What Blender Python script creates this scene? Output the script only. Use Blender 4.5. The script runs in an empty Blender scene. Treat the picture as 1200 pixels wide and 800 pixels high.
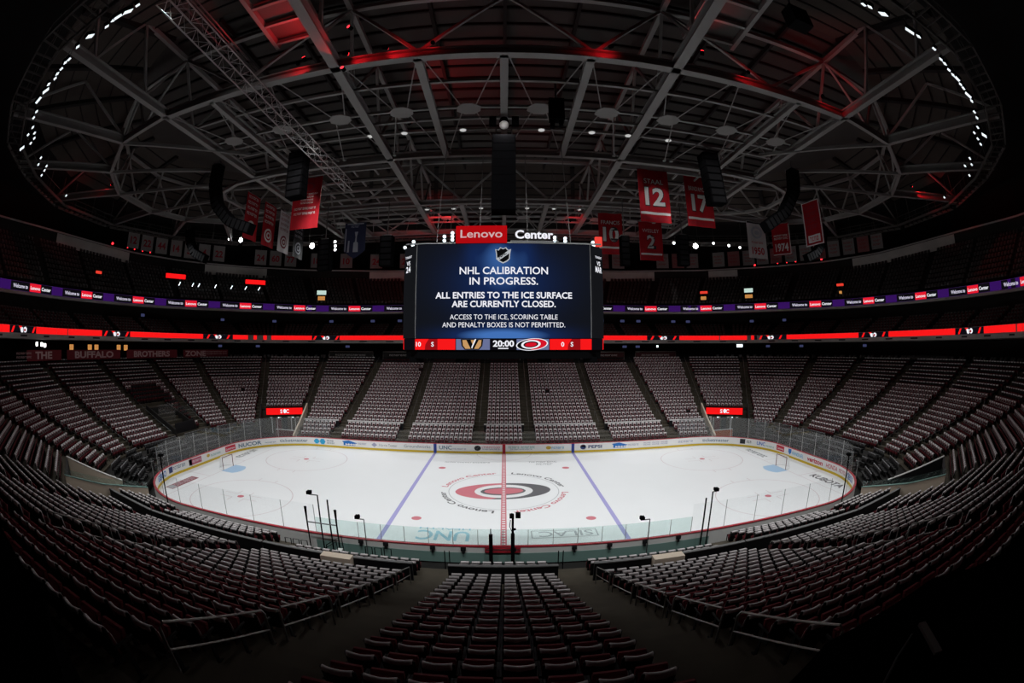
import bpy, math, random
import numpy as np
from mathutils import Vector, Matrix
SC = bpy.context.scene
COL = SC.collection
rnd = random.Random(7)
PI = math.pi
def lin(r, g, b):
    f = lambda c: (c/255/12.92) if c/255 <= .04045 else ((c/255+.055)/1.055)**2.4
    return (f(r), f(g), f(b), 1)
# ------------------------------------------------------------------ camera
cd = bpy.data.cameras.new('camera'); cam = bpy.data.objects.new('camera', cd); COL.objects.link(cam)
cd.type = 'PANO'; cd.panorama_type = 'FISHEYE_EQUISOLID'
cd.sensor_fit = 'HORIZONTAL'; cd.sensor_width = 36; cd.sensor_height = 24
cd.fisheye_lens = 514.0*36/1200; cd.fisheye_fov = PI
cd.clip_start = .05; cd.clip_end = 500
cam.location = (.099, -35.096, 11.991)
cam.rotation_euler = (PI/2+.0116, 0, -.0167)
SC.camera = cam
# ------------------------------------------------------------------ colour, world
SC.view_settings.view_transform = 'Standard'; SC.view_settings.look = 'None'
SC.view_settings.exposure = 0; SC.view_settings.gamma = 1
SC.view_settings.use_curve_mapping = False
SC.cycles.use_denoising = True
SC.cycles.max_bounces = 8; SC.cycles.transparent_max_bounces = 24
SC.cycles.sample_clamp_indirect = 4
w = bpy.data.worlds.new('world'); SC.world = w; w.use_nodes = True
w.node_tree.nodes['Background'].inputs[0].default_value = (.0025, .0024, .0023, 1)
w.node_tree.nodes['Background'].inputs[1].default_value = 1
# ------------------------------------------------------------------ lights of the hall, with added fill spots
def spot(name, loc, aim, power, deg, blend=.8, col=(1, 1, 1), size=.25):
    l = bpy.data.lights.new(name, 'SPOT'); l.energy = power; l.spot_size = math.radians(deg); l.spot_blend = blend
    l.color = col; l.shadow_soft_size = size
    o = bpy.data.objects.new(name, l); COL.objects.link(o); o.location = loc
    o.rotation_euler = (Vector(aim)-Vector(loc)).to_track_quat('-Z', 'Y').to_euler()
    return o
FILL_POWER = 340
STAND_FILL_POWER = 3000
FRONT_FILL_POWER = 5000
ICE_POWER = 7200
FLOODS = []
for i in range(7):
    x = -24+8*i
    FLOODS.append(((x, -25.6, 27.6), (x*1.02, 1.5, 0), 1.0))
    FLOODS.append(((x, 25.6, 27.6), (x*1.02, -1.5, 0), 1.0))
for y in (-12, 0, 12):
    FLOODS.append(((-48, y, 27.6), (-17, y*.4, 0), .9))
    FLOODS.append(((48, y, 27.6), (17, y*.4, 0), .9))
for loc, aim, k in FLOODS:
    spot('ice_flood_beam', loc, aim, ICE_POWER*k, 78, 1.0, (.97, 1, 1), .3)
for x, y in ((-14, -6), (0, -6), (14, -6), (-14, 8), (14, 8)):
    spot('overhead_fill', (x, y, 28.2), (x, y, 0), FILL_POWER, 165, .4, (1, .96, .93), .4)  # added wide fill from above, not fixtures of the hall
for loc, aim, k in (((-18, -14, 28.3), (-24, 25, 2), 1), ((0, -14, 28.3), (0, 25, 2), 1), ((18, -14, 28.3), (24, 25, 2), 1), ((-8, 2, 28.3), (-44, -1, 3), .55), ((8, 2, 28.3), (44, -1, 3), .55), ((-6, 8, 28.3), (-30, -20, 2), .3), ((6, 8, 28.3), (30, -20, 2), .3)):
    spot('stand_fill', loc, aim, STAND_FILL_POWER*k, 70, 1.0, (1, .96, .95), .4)  # added fill that brightens the far and end stands
for x in (-17, 0, 17):
    spot('front_row_fill', (x, -3, 28.3), (x*1.05, 18.5, 1.5), FRONT_FILL_POWER, 48, 1.0, (1, .98, .97), .4)  # added fill on the lowest rows, imitating spill from the floods
    spot('front_row_fill', (x, 4, 28.3), (x*1.05, -19.5, 2.0), FRONT_FILL_POWER, 50, 1.0, (1, .98, .97), .4)
# ------------------------------------------------------------------ helpers
MATS = {}
def mat(name, col, rough=.7, metal=0, spec=.3, noise=0, nscale=3, bump=0, emis=0, hue=None):
    m = bpy.data.materials.new(name); m.use_nodes = True; nt = m.node_tree; b = nt.nodes['Principled BSDF']
    b.inputs['Base Color'].default_value = col; b.inputs['Roughness'].default_value = rough
    b.inputs['Metallic'].default_value = metal; b.inputs['Specular IOR Level'].default_value = spec
    if noise or bump:
        tc = nt.nodes.new('ShaderNodeTexCoord'); n = nt.nodes.new('ShaderNodeTexNoise')
        n.inputs['Scale'].default_value = nscale; n.inputs['Detail'].default_value = 5
        nt.links.new(tc.outputs['Object'], n.inputs['Vector'])
        if noise:
            mx = nt.nodes.new('ShaderNodeMix'); mx.data_type = 'RGBA'
            mx.inputs['A'].default_value = tuple(c*(1-noise) for c in col[:3])+(1,)
            mx.inputs['B'].default_value = tuple(min(1, c*(1+noise)) for c in col[:3])+(1,)
            nt.links.new(n.outputs['Fac'], mx.inputs['Factor']); nt.links.new(mx.outputs['Result'], b.inputs['Base Color'])
        if bump:
            bp = nt.nodes.new('ShaderNodeBump'); bp.inputs['Strength'].default_value = bump
            nt.links.new(n.outputs['Fac'], bp.inputs['Height']); nt.links.new(bp.outputs['Normal'], b.inputs['Normal'])
    if emis:
        b.inputs['Emission Color'].default_value = col; b.inputs['Emission Strength'].default_value = emis
        b.inputs['Base Color'].default_value = (0.01, 0.01, 0.01, 1)
    MATS[name] = m
    return m
def emit(name, col, s=1.0):
    m = bpy.data.materials.new(name); m.use_nodes = True; nt = m.node_tree; nt.nodes.clear()
    e = nt.nodes.new('ShaderNodeEmission'); e.inputs[0].default_value = col; e.inputs[1].default_value = s
    o = nt.nodes.new('ShaderNodeOutputMaterial'); nt.links.new(e.outputs[0], o.inputs[0]); MATS[name] = m
    return m
def glassy(name, tint, gloss=.05, diff=.03, dcol=(.7, .75, .75, 1)):
    m = bpy.data.materials.new(name); m.use_nodes = True; nt = m.node_tree; nt.nodes.clear()
    t = nt.nodes.new('ShaderNodeBsdfTransparent'); t.inputs[0].default_value = tint
    g = nt.nodes.new('ShaderNodeBsdfGlossy'); g.inputs['Roughness'].default_value = .05
    d = nt.nodes.new('ShaderNodeBsdfDiffuse'); d.inputs[0].default_value = dcol
    a = nt.nodes.new('ShaderNodeMixShader'); a.inputs[0].default_value = gloss
    b = nt.nodes.new('ShaderNodeMixShader'); b.inputs[0].default_value = diff
    o = nt.nodes.new('ShaderNodeOutputMaterial')
    nt.links.new(t.outputs[0], a.inputs[1]); nt.links.new(g.outputs[0], a.inputs[2])
    nt.links.new(a.outputs[0], b.inputs[1]); nt.links.new(d.outputs[0], b.inputs[2]); nt.links.new(b.outputs[0], o.inputs[0])
    MATS[name] = m
    return m

class MB:
    def __init__(s): s.v = []; s.f = []; s.m = []
    def add(s, vs, fs, mi=0):
        k = len(s.v); s.v += [tuple(v) for v in vs]; s.f += [tuple(i+k for i in f) for f in fs]; s.m += [mi]*len(fs)
    def hexa(s, p, mi=0):     # 8 points: bottom loop 0-3, top loop 4-7
        s.add(p, [(3, 2, 1, 0), (4, 5, 6, 7), (0, 1, 5, 4), (1, 2, 6, 5), (2, 3, 7, 6), (3, 0, 4, 7)], mi)
    def box(s, c, d, mi=0, rz=0, R=None):
        x, y, z = d[0]/2, d[1]/2, d[2]/2
        P = [Vector(q) for q in ((-x,-y,-z),(x,-y,-z),(x,y,-z),(-x,y,-z),(-x,-y,z),(x,-y,z),(x,y,z),(-x,y,z))]
        if R is None: R = Matrix.Rotation(rz, 3, 'Z')
        s.hexa([R @ q+Vector(c) for q in P], mi)
    def beam(s, a, b, w=.3, h=None, mi=0, up=(0, 0, 1)):
        h = h or w; a = Vector(a); b = Vector(b); d = (b-a)
        if d.length < 1e-6: return
        d.normalize(); u = Vector(up)
        if abs(d.dot(u)) > .98: u = Vector((1, 0, 0)) if abs(d.x) < .9 else Vector((0, 1, 0))
        r = d.cross(u).normalized(); u = r.cross(d).normalized()
        r = r*w/2; u = u*h/2
        s.hexa([a-r-u, a+r-u, b+r-u, b-r-u, a-r+u, a+r+u, b+r+u, b-r+u], mi)
    def tube(s, pts, r, n=6, mi=0, cap=True):
        pts = [Vector(p) for p in pts]; k = len(s.v); N = len(pts)
        prev = None
        for i, p in enumerate(pts):
            t = (pts[min(i+1, N-1)]-pts[max(i-1, 0)]).normalized()
            if prev is None:
                q = Vector((0, 0, 1)) if abs(t.z) < .9 else Vector((1, 0, 0)); x = t.cross(q).normalized()
            else: x = (prev-t*prev.dot(t)).normalized()
            prev = x; y = t.cross(x)
            rr = r[i] if isinstance(r, (list, tuple)) else r
            for j in range(n):
                a = 2*PI*j/n; s.v.append(tuple(p+x*math.cos(a)*rr+y*math.sin(a)*rr))
        for i in range(N-1):
            for j in range(n):
                a = k+i*n+j; b = k+i*n+(j+1) % n; s.f.append((a, b, b+n, a+n)); s.m.append(mi)
        if cap:
            s.f.append(tuple(k+j for j in range(n))[::-1]); s.f.append(tuple(k+(N-1)*n+j for j in range(n))); s.m += [mi, mi]
    def prism(s, poly, o, ax, ay, az, t, mi=0):   # poly in (ax, ay) at o, thickness t along az
        o = Vector(o); ax = Vector(ax); ay = Vector(ay); az = Vector(az); n = len(poly); k = len(s.v)
        for d in (0, t):
            for x, y in poly: s.v.append(tuple(o+ax*x+ay*y+az*d))
        s.f.append(tuple(range(k, k+n))[::-1]); s.f.append(tuple(range(k+n, k+2*n))); s.m += [mi, mi]
        for i in range(n):
            j = (i+1) % n; s.f.append((k+i, k+j, k+n+j, k+n+i)); s.m.append(mi)
    def build(s, name, mats, parent=None, smooth=False):
        me = bpy.data.meshes.new(name); me.from_pydata(s.v, [], s.f)
        if not isinstance(mats, (list, tuple)): mats = [mats]
        for m in mats: me.materials.append(m)
        if len(mats) > 1: me.polygons.foreach_set('material_index', s.m)
        if smooth: me.polygons.foreach_set('use_smooth', [True]*len(me.polygons))
        me.update()
        return link(name, me, parent)
def clusters(mb, name, mats, parent, gx=.6, gz=.12):
    """one object for each line or lone mark of a print: pieces nearer than gx sideways and gz upwards stay together"""
    par = list(range(len(mb.v)))
    def find(i):
        while par[i] != i: par[i] = par[par[i]]; i = par[i]
        return i
    for f in mb.f:
        for i in f[1:]: par[find(i)] = find(f[0])
    isl = {}
    for k, f in enumerate(mb.f): isl.setdefault(find(f[0]), []).append(k)
    items = []
    for fs in isl.values():
        P = np.array([mb.v[i] for k in fs for i in mb.f[k]]); items.append([fs, P.min(0), P.max(0)])
    merged = True
    while merged:
        merged = False; out = []
        for it in items:
            for o in out:
                g = np.maximum(it[1]-o[2], o[1]-it[2])
                if max(g[0], g[1]) < gx and g[2] < gz:
                    o[0] += it[0]; o[1] = np.minimum(o[1], it[1]); o[2] = np.maximum(o[2], it[2]); merged = True; break
            else: out.append(it)
        items = out
    if not isinstance(mats, (list, tuple)): mats = [mats]
    res = []
    for fs, lo, hi in items:
        m2 = MB(); mp = {}
        for k in sorted(fs):
            q = []
            for i in mb.f[k]:
                if i not in mp: mp[i] = len(m2.v); m2.v.append(mb.v[i])
                q.append(mp[i])
            m2.f.append(tuple(q)); m2.m.append(mb.m[k])
        res.append(m2.build(name, mats, parent))
    return res
def link(name, me, parent=None):
    o = bpy.data.objects.new(name, me); COL.objects.link(o)
    if parent is not None: o.parent = parent
    return o
def np_mesh(name, V, F, MI, mats):
    me = bpy.data.meshes.new(name); V = np.ascontiguousarray(V, np.float32); F = np.ascontiguousarray(F, np.int32)
    me.vertices.add(len(V)); me.vertices.foreach_set('co', V.ravel())
    me.loops.add(F.size); me.loops.foreach_set('vertex_index', F.ravel())
    me.polygons.add(len(F)); me.polygons.foreach_set('loop_start', np.arange(0, F.size, F.shape[1], dtype=np.int32))
    for m in mats: me.materials.append(m)
    me.polygons.foreach_set('material_index', np.ascontiguousarray(MI, np.int32)); me.update(calc_edges=True); me.validate()
    return me
def stamp(tpl, pos, ang):       # tpl (V, F, M) repeated at pos (N,3) turned by ang
    V, F, M = tpl; N = len(pos); c = np.cos(ang)[:, None]; s = np.sin(ang)[:, None]
    X = V[None, :, 0]*c-V[None, :, 1]*s+pos[:, 0:1]; Y = V[None, :, 0]*s+V[None, :, 1]*c+pos[:, 1:2]; Z = V[None, :, 2]+pos[:, 2:3]
    VV = np.stack([X, Y, Z], -1).reshape(-1, 3)
    FF = (F[None]+(np.arange(N)*len(V))[:, None, None]).reshape(-1, 4)
    return VV, FF, np.tile(M, N)
def tpl(mb): return np.array(mb.v, float), np.array(mb.f, int), np.array(mb.m, int)
def tag(o, label=None, cat=None, group=None, kind=None):
    if label: o['label'] = label
    if cat: o['category'] = cat
    if group: o['group'] = group
    if kind: o['kind'] = kind
    return o
def empty(name, loc=(0, 0, 0), rz=0):
    o = bpy.data.objects.new(name, None); COL.objects.link(o); o.location = loc; o.rotation_euler = (0, 0, rz); o.empty_display_size = .2
    return o
ORD = 'zeroth first second third fourth fifth sixth seventh eighth ninth tenth eleventh twelfth thirteenth fourteenth fifteenth sixteenth seventeenth eighteenth nineteenth twentieth twenty-first twenty-second twenty-third twenty-fourth twenty-fifth'.split()
# lettering -------------------------------------------------------
TXT = {}
def letters(t, bold=0.0, space=1.0):
    key = (t, bold, space)
    if key not in TXT:
        c = bpy.data.curves.new('lettering', 'FONT'); c.body = t; c.resolution_u = 3; c.offset = bold; c.space_character = space; c.fill_mode = 'FRONT'
        o = bpy.data.objects.new('lettering', c); COL.objects.link(o); bpy.context.view_layer.update()
        me = bpy.data.meshes.new_from_object(o.evaluated_get(bpy.context.evaluated_depsgraph_get()))
        V = np.array([v.co[:2] for v in me.vertices]).reshape(-1, 2); F = [tuple(p.vertices) for p in me.polygons]
        bpy.data.objects.remove(o); bpy.data.curves.remove(c); bpy.data.meshes.remove(me)
        V[:, 0] -= V[:, 0].min() if len(V) else 0
        TXT[key] = (V, F)
    return TXT[key]
CAPH = .69
def text_on(mb, t, fn, u0, v0, h, width=None, align='c', bold=0.0, mi=0, space=1.0, maxw=None):
    """letters of cap height h with the baseline at v0; fn(u, v) gives the point in space"""
    V, F = letters(t, bold, space); k = h/CAPH; W = V[:, 0].max()*k; kx = k
    if width: kx = k*width/W; W = width
    elif maxw and W > maxw: kx = k*maxw/W; W = maxw
    off = {'c': -W/2, 'l': 0, 'r': -W}[align]
    mb.add([fn(u0+off+x*kx, v0+y*k) for x, y in V], F, mi)
    return W
def flat(o, ax, ay):
    o = Vector(o); ax = Vector(ax); ay = Vector(ay)
    return lambda u, v: o+ax*u+ay*v
def rect_on(mb, fn, u0, v0, u1, v1, mi=0, n=1):
    for i in range(n):
        a = u0+(u1-u0)*i/n; b = u0+(u1-u0)*(i+1)/n
        mb.add([fn(a, v0), fn(b, v0), fn(b, v1), fn(a, v1)], [(0, 1, 2, 3)], mi)
def poly_on(mb, fn, pts, mi=0): mb.add([fn(*p) for p in pts], [tuple(range(len(pts)))], mi)
def ell(cx, cy, rx, ry, n=40, a0=0, a1=2*PI, rot=0):
    out = []
    for i in range(n+(0 if abs(a1-a0-2*PI) < 1e-6 else 1)):
        a = a0+(a1-a0)*i/n; x = rx*math.cos(a); y = ry*math.sin(a)
        out.append((cx+x*math.cos(rot)-y*math.sin(rot), cy+x*math.sin(rot)+y*math.cos(rot)))
    return out
def ring_on(mb, fn, outer, inner, mi=0):
    n = len(outer); mb.add([fn(*p) for p in outer]+[fn(*p) for p in inner], [(i, (i+1) % n, n+(i+1) % n, n+i) for i in range(n)], mi)
# ------------------------------------------------------------------ materials
M_ice = mat('ice', (.86, .87, .885, 1), .32, 0, .25, .02, .35)
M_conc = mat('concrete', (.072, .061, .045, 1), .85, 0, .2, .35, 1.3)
M_conc2 = mat('dark_concrete', (.022, .021, .020, 1), .9, 0, .2, .3, .8)
M_beige = mat('beige_concrete', (.78, .66, .53, 1), .8, 0, .2, .12, .7)
M_black = mat('black_panel', (.010, .010, .012, 1), .6, 0, .3, .2, 2)
M_cloth_black = mat('black_cloth', (.0035, .0035, .004, 1), .95, 0, 0, .3, 6)
M_shell = mat('black_plastic', (.008, .008, .009, 1), .55, 0, .25)
M_red = mat('maroon_fabric', (.13, .012, .018, 1), .8, 0, .2, .2, 40)
M_redd = mat('maroon_seat', (.10, .012, .017, 1), .75, 0, .2)
M_shirt = mat('white_cotton', (.66, .62, .625, 1), .9, 0, .1)
M_print = mat('shirt_print', (.10, .016, .022, 1), .9, 0, .1)
M_blackseat = mat('black_seat', (.012, .012, .013, 1), .5, 0, .4)
M_greyseat = mat('grey_seat', (.05, .05, .052, 1), .6, 0, .3)
M_steel = mat('grey_steel', (.26, .26, .252, 1), .6, .1, .3, .12, .5)
M_deck = mat('roof_deck', (.060, .056, .053, 1), .85, 0, .2, .25, .25)
M_deckr = mat('deck_rib', (.018, .017, .017, 1), .8, 0, .2)
M_quilt = mat('roof_quilt', (.066, .058, .052, 1), .9, 0, .1, .25, .3)
M_rail = mat('rail_steel', (.22, .21, .20, 1), .4, .6, .4)
M_white = mat('white_board', (.80, .80, .80, 1), .45, 0, .4)
M_yellow = mat('yellow_kick', (.62, .43, .02, 1), .5, 0, .3)
M_capred = mat('red_cap', (.42, .02, .035, 1), .45, 0, .4)
M_teal = mat('teal_panel', (.20, .32, .29, 1), .5, 0, .3)
M_greyp = mat('grey_panel', (.72, .71, .69, 1), .6, 0, .3, .08, 2)
M_bblue = mat('board_blue', (.03, .06, .28, 1), .5)
M_bred = mat('board_red', (.38, .015, .03, 1), .5)
M_glass = glassy('clear_glass', (.985, .99, .99, 1), .015, .004)
M_glassT = glassy('teal_glass', (.90, .968, .955, 1), .04, .03, (.55, .75, .70, 1))
M_glassE = glassy('end_glass', (.90, .91, .91, 1), .04, .045, (.42, .43, .43, 1))
M_stan = mat('stanchion', (.12, .12, .12, 1), .4, .5, .4)
M_post = mat('glass_post_grey', (.30, .31, .31, 1), .5, .2, .3)
M_far = mat('speaker_black', (.004, .004, .0045, 1), .95, 0, 0)
M_grille = mat('speaker_grille', (.009, .009, .010, 1), .9, 0, .05)
M_bulb = emit('lamp_white', (1, 1, 1, 1), 6)
M_bulb2 = emit('lamp_cool', (.80, .93, 1, 1), 2.2)
M_bulbhot = emit('lamp_hot', (1, 1, 1, 1), 40)
M_redlamp = emit('lamp_red', (1, .02, .03, 1), 4)
M_silver = mat('rig_silver', (.55, .55, .55, 1), .35, .8, .5)
E_red = emit('led_red', lin(247, 24, 26), 1.0); E_white = emit('led_white', lin(240, 240, 248), 1.0)
E_purple = emit('led_purple', lin(50, 17, 88), 1.0); E_black = emit('led_black', lin(14, 12, 18), 1.0); E_lenovo = emit('led_lenovo', lin(226, 28, 48), 1.0)
E_dim = emit('led_dim', lin(120, 110, 150), 1.0); E_dred = emit('led_dark_red', lin(150, 14, 20), 1.0)
# ------------------------------------------------------------------ plan of the bowl
R0 = 8.53; HX, HY = 30.48, 12.95
AX, AY = HX-R0, HY-R0
QARC = PI/2*R0
SEG = [AX, QARC, 2*AY, QARC, 2*AX, QARC, 2*AY, QARC, AX]
PERIM = sum(SEG)
def per(s, o=0.0):
    """clockwise from the far middle of the boards; o metres outside the line; returns (x, y) and the outward normal"""
    s = s % PERIM
    if s < SEG[0]: return (s, HY+o), (0, 1)
    s -= SEG[0]
    for i, (cx, cy, a0) in enumerate(((AX, AY, 90), (AX, -AY, 0), (-AX, -AY, -90), (-AX, AY, -180))):
        if s < QARC:
            a = math.radians(a0)-s/R0; n = (math.cos(a), math.sin(a)); return (cx+(R0+o)*n[0], cy+(R0+o)*n[1]), n
        s -= QARC
        L = (2*AY, 2*AX, 2*AY, AX+.001)[i]
        if s < L:
            return (((HX+o, AY-s), (1, 0)), ((AX-s, -HY-o), (0, -1)), ((-HX-o, -AY+s), (-1, 0)), ((-AX+s, HY+o), (0, 1)))[i]
        s -= L
    return (0, HY+o), (0, 1)
_ss = np.linspace(0, PERIM, 4000, endpoint=False); _pp = np.array([per(s)[0] for s in _ss])
def s_of(x, y): return float(_ss[np.argmin((_pp[:, 0]-x)**2+(_pp[:, 1]-y)**2)])
def dist(x, y):
    qx, qy = abs(x)-AX, abs(y)-AY
    return math.hypot(max(qx, 0), max(qy, 0))+min(max(qx, qy), 0)-R0
ROWS = 21
DK = [5.798+.8223*k for k in range(ROWS)]
ZK = [1.746+.338*k+.002*k*k for k in range(ROWS)]
LOW_D = [1.5, 2.33, 3.17, 4.0]; LOW_Z = [.62, .92, 1.24, 1.55]
LOWN_D = [2.15, 2.98]; LOWN_Z = [.40, .68]
# the aisle lines, clockwise from the far middle: (name, inner point, outer point)
def mirror(p): return (-p[0], p[1])
RIGHT = [((3.05, 13), (3.05, 36)), ((11.9, 13), (11.9, 36)), ((20.65, 13), (20.65, 36)), ((26.3, 15.5), (30.3, 34)),
         ((31.3, 13.5), (39.6, 29.4)), ((33.0, 10.4), (49.0, 20.6)), ((32.5, 6.3), (52.0, 11.9)), ((31, .7), (53, 1.3)),
         ((31, -5.6), (53, -9.6)), ((33, -9.2), (49, -20.9)), ((28.0, -10.47), (40, -22.47)), ((26.3, -15.5), (30.3, -34)),
         ((20.65, -13), (20.65, -37)), ((11.9, -13), (11.9, -37)), ((3.05, -13), (3.05, -37))]
LINES = RIGHT+[(mirror(a), mirror(b)) for a, b in RIGHT[::-1]]
NL = len(LINES)
def on_line(i, d):
    a, b = LINES[i % NL]; lo, hi = -.6, 1.8
    for _ in range(40):
        m = (lo+hi)/2
        if dist(a[0]+(b[0]-a[0])*m, a[1]+(b[1]-a[1])*m) < d: lo = m
        else: hi = m
    return np.array([a[0]+(b[0]-a[0])*lo, a[1]+(b[1]-a[1])*lo])
# block i lies between LINES[i] and LINES[i+1]
BL_FARCENTRE = NL-1; BL_NEARCENTRE = 14
BL_FARVOM = (3, NL-5); BL_TUN = (10, NL-12)
BL_END = {5, 6, 7, 8, 9, NL-7, NL-8, NL-9, NL-10, NL-11}
BL_NEAR = {11, 12, 13, 14, 15, 16, 17}
def cut(b, k):
    if b in BL_FARVOM and k < 4: return True
    if b in BL_TUN and k < 4: return True
    return False
# ------------------------------------------------------------------ terraces (the setting)
def terrace():
    mb = MB()
    for b in range(NL):
        near = b in BL_NEAR
        for k in range(ROWS):
            if cut(b, k): continue
            d0 = DK[k]-.41; d1 = DK[k]+.4123; z = ZK[k]
            a, c, e, f = on_line(b, d0), on_line(b+1, d0), on_line(b+1, d1), on_line(b, d1)
            mb.add([(*a, z), (*c, z), (*e, z), (*f, z)], [(0, 1, 2, 3)])
            zl = ZK[k-1] if k and not cut(b, k-1) else (1.0 if not k else 0)
            mb.add([(*a, zl), (*c, zl), (*c, z), (*a, z)], [(0, 1, 2, 3)])
        # lower bank
        if b in BL_FARVOM or b in BL_TUN: continue
        D, Z = (LOWN_D, LOWN_Z) if b in (13, 14, 15) else (LOW_D, LOW_Z)
        for k, (d, z) in enumerate(zip(D, Z)):
            d0 = d-.42; d1 = d+.42 if k < len(D)-1 else 5.4
            a, c, e, f = on_line(b, d0), on_line(b+1, d0), on_line(b+1, d1), on_line(b, d1)
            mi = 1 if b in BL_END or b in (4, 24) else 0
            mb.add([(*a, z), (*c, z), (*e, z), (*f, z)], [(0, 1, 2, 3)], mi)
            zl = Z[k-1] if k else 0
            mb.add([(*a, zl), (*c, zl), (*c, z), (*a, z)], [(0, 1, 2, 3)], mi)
    # half steps in the aisles
    for i in range(NL):
        for k in range(1, ROWS):
            if cut(i, k-1) or cut((i-1) % NL, k-1): continue
            p = on_line(i, DK[k]-.41-.2); q = on_line(i, DK[k]-.41); t = (q-p)/np.linalg.norm(q-p); n = np.array([-t[1], t[0]])*.5
            z0 = ZK[k-1]; z1 = (ZK[k-1]+ZK[k])/2
            mb.hexa([(*(p-n), z0), (*(p+n), z0), (*(q+n), z0), (*(q-n), z0), (*(p-n), z1), (*(p+n), z1), (*(q+n), z1), (*(q-n), z1)])
    return tag(mb.build('floor_terrace', [M_conc, M_conc2]), 'stepped dark concrete terraces of the lower bowl around the rink', 'terrace', kind='structure')
terrace()
# slab under everything and the concourse behind the top row
mb = MB(); mb.box((0, 0, -.35), (150, 120, .5)); tag(mb.build('floor_slab', M_conc2), kind='structure')
mb = MB()
for b in range(NL):
    d0, d1, z = DK[-1]+.41, 30, ZK[-1]+.35
    a, c, e, f = on_line(b, d0), on_line(b+1, d0), on_line(b+1, d1), on_line(b, d1)
    mb.add([(*a, z), (*c, z), (*e, z), (*f, z), (*a, z-.6), (*c, z-.6)], [(0, 1, 2, 3), (4, 5, 1, 0)])
tag(mb.build('floor_concourse', M_conc2), kind='structure')
# ------------------------------------------------------------------ ice and its markings
mb = MB(); n = 160
pts = [per(PERIM*i/n, .02)[0] for i in range(n)]
mb.prism(pts, (0, 0, -.08), (1, 0, 0), (0, 1, 0), (0, 0, 1), .08)
ice = tag(mb.build('floor_ice', M_ice), 'white ice sheet of the hockey rink with painted lines', 'ice rink', kind='structure')
I_blue = mat('ice_blue', (.36, .34, .66, 1), .4); I_red = mat('ice_red', (.60, .16, .20, 1), .4); I_pale = mat('ice_pale_red', (.66, .56, .58, 1), .4)
I_lblue = mat('ice_crease', (.42, .60, .80, 1), .4); I_dark = mat('ice_dark', (.10, .10, .11, 1), .4); I_white = mat('ice_white', (.80, .80, .81, 1), .4)
I_grey = mat('ice_grey', (.42, .43, .45, 1), .4); I_sky = mat('ice_sky', (.36, .60, .72, 1), .4); I_rdark = mat('ice_dark_red', (.30, .08, .10, 1), .4)
gz = lambda z: (lambda u, v: (u, v, z))
def icepart(name, mb, mats): return mb.build(name, mats, ice)
ft = .3048
for sx in (-1, 1):
    mb = MB(); rect_on(mb, gz(.004), sx*25.5*ft-.16, -12.9, sx*25.5*ft+.16, 12.9); icepart('blue_line', mb, I_blue)
    mb = MB(); yy = math.sqrt(R0**2-(27.13-AX)**2)+AY; rect_on(mb, gz(.004), sx*27.13-.03, -yy, sx*27.13+.03, yy)
    rect_on(mb, gz(.004), sx*27.13, -3.3, sx*30.4, -3.24); rect_on(mb, gz(.004), sx*27.13, 3.24, sx*30.4, 3.3); icepart('goal_line', mb, I_pale)
    mb = MB(); c = ell(sx*27.13, 0, 1.9, 1.9, 24, -PI/2, PI/2) if sx < 0 else ell(sx*27.13, 0, 1.9, 1.9, 24, PI/2, 1.5*PI)
    poly_on(mb, gz(.005), [(x, max(-1.3, min(1.3, y))) for x, y in c]); icepart('goal_crease', mb, I_lblue)
    for sy in (-1, 1):
        cx, cy = sx*69*ft, sy*22*ft
        mb = MB(); ring_on(mb, gz(.004), ell(cx, cy, 4.60, 4.60, 80), ell(cx, cy, 4.535, 4.535, 80))
        for a in (-1, 1):
            rect_on(mb, gz(.005), cx+a*.9-.03, cy+4.57, cx+a*.9+.03, cy+5.2); rect_on(mb, gz(.005), cx+a*.9-.03, cy-5.2, cx+a*.9+.03, cy-4.57)
            for b in (-1, 1):
                rect_on(mb, gz(.005), cx+a*.6, cy+b*.45-.03, cx+a*1.9, cy+b*.45+.03); rect_on(mb, gz(.005), cx+a*.6-.03, cy+b*.45, cx+a*.6+.03, cy+b*1.3)
        icepart('faceoff_circle', mb, I_pale)
        mb = MB(); poly_on(mb, gz(.005), ell(cx, cy, .30, .30, 20)); icepart('faceoff_spot', mb, I_red)
        mb = MB(); poly_on(mb, gz(.005), ell(sx*20*ft, sy*22*ft, .36, .36, 20)); icepart('faceoff_spot', mb, I_red)
mb = MB(); rect_on(mb, gz(.006), -.2, -12.9, .2, 12.9)
for i in range(62):
    y = -12.7+i*.412; rect_on(mb, gz(.008), -.11, y, .11, y+.17, 1)
icepart('centre_line', mb, [I_red, I_white])
mb = MB(); ring_on(mb, gz(.004), ell(0, 0, 4.60, 4.60, 90), ell(0, 0, 4.55, 4.55, 90)); icepart('centre_circle', mb, I_grey)
mb = MB(); ring_on(mb, gz(.004), ell(0, 12.95, 3.05, 3.05, 40, PI+.02, 2*PI-.02), ell(0, 12.95, 2.99, 2.99, 40, PI+.02, 2*PI-.02)); mb.f.pop(); mb.m.pop(); icepart('referee_crease', mb, I_pale)
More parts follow.
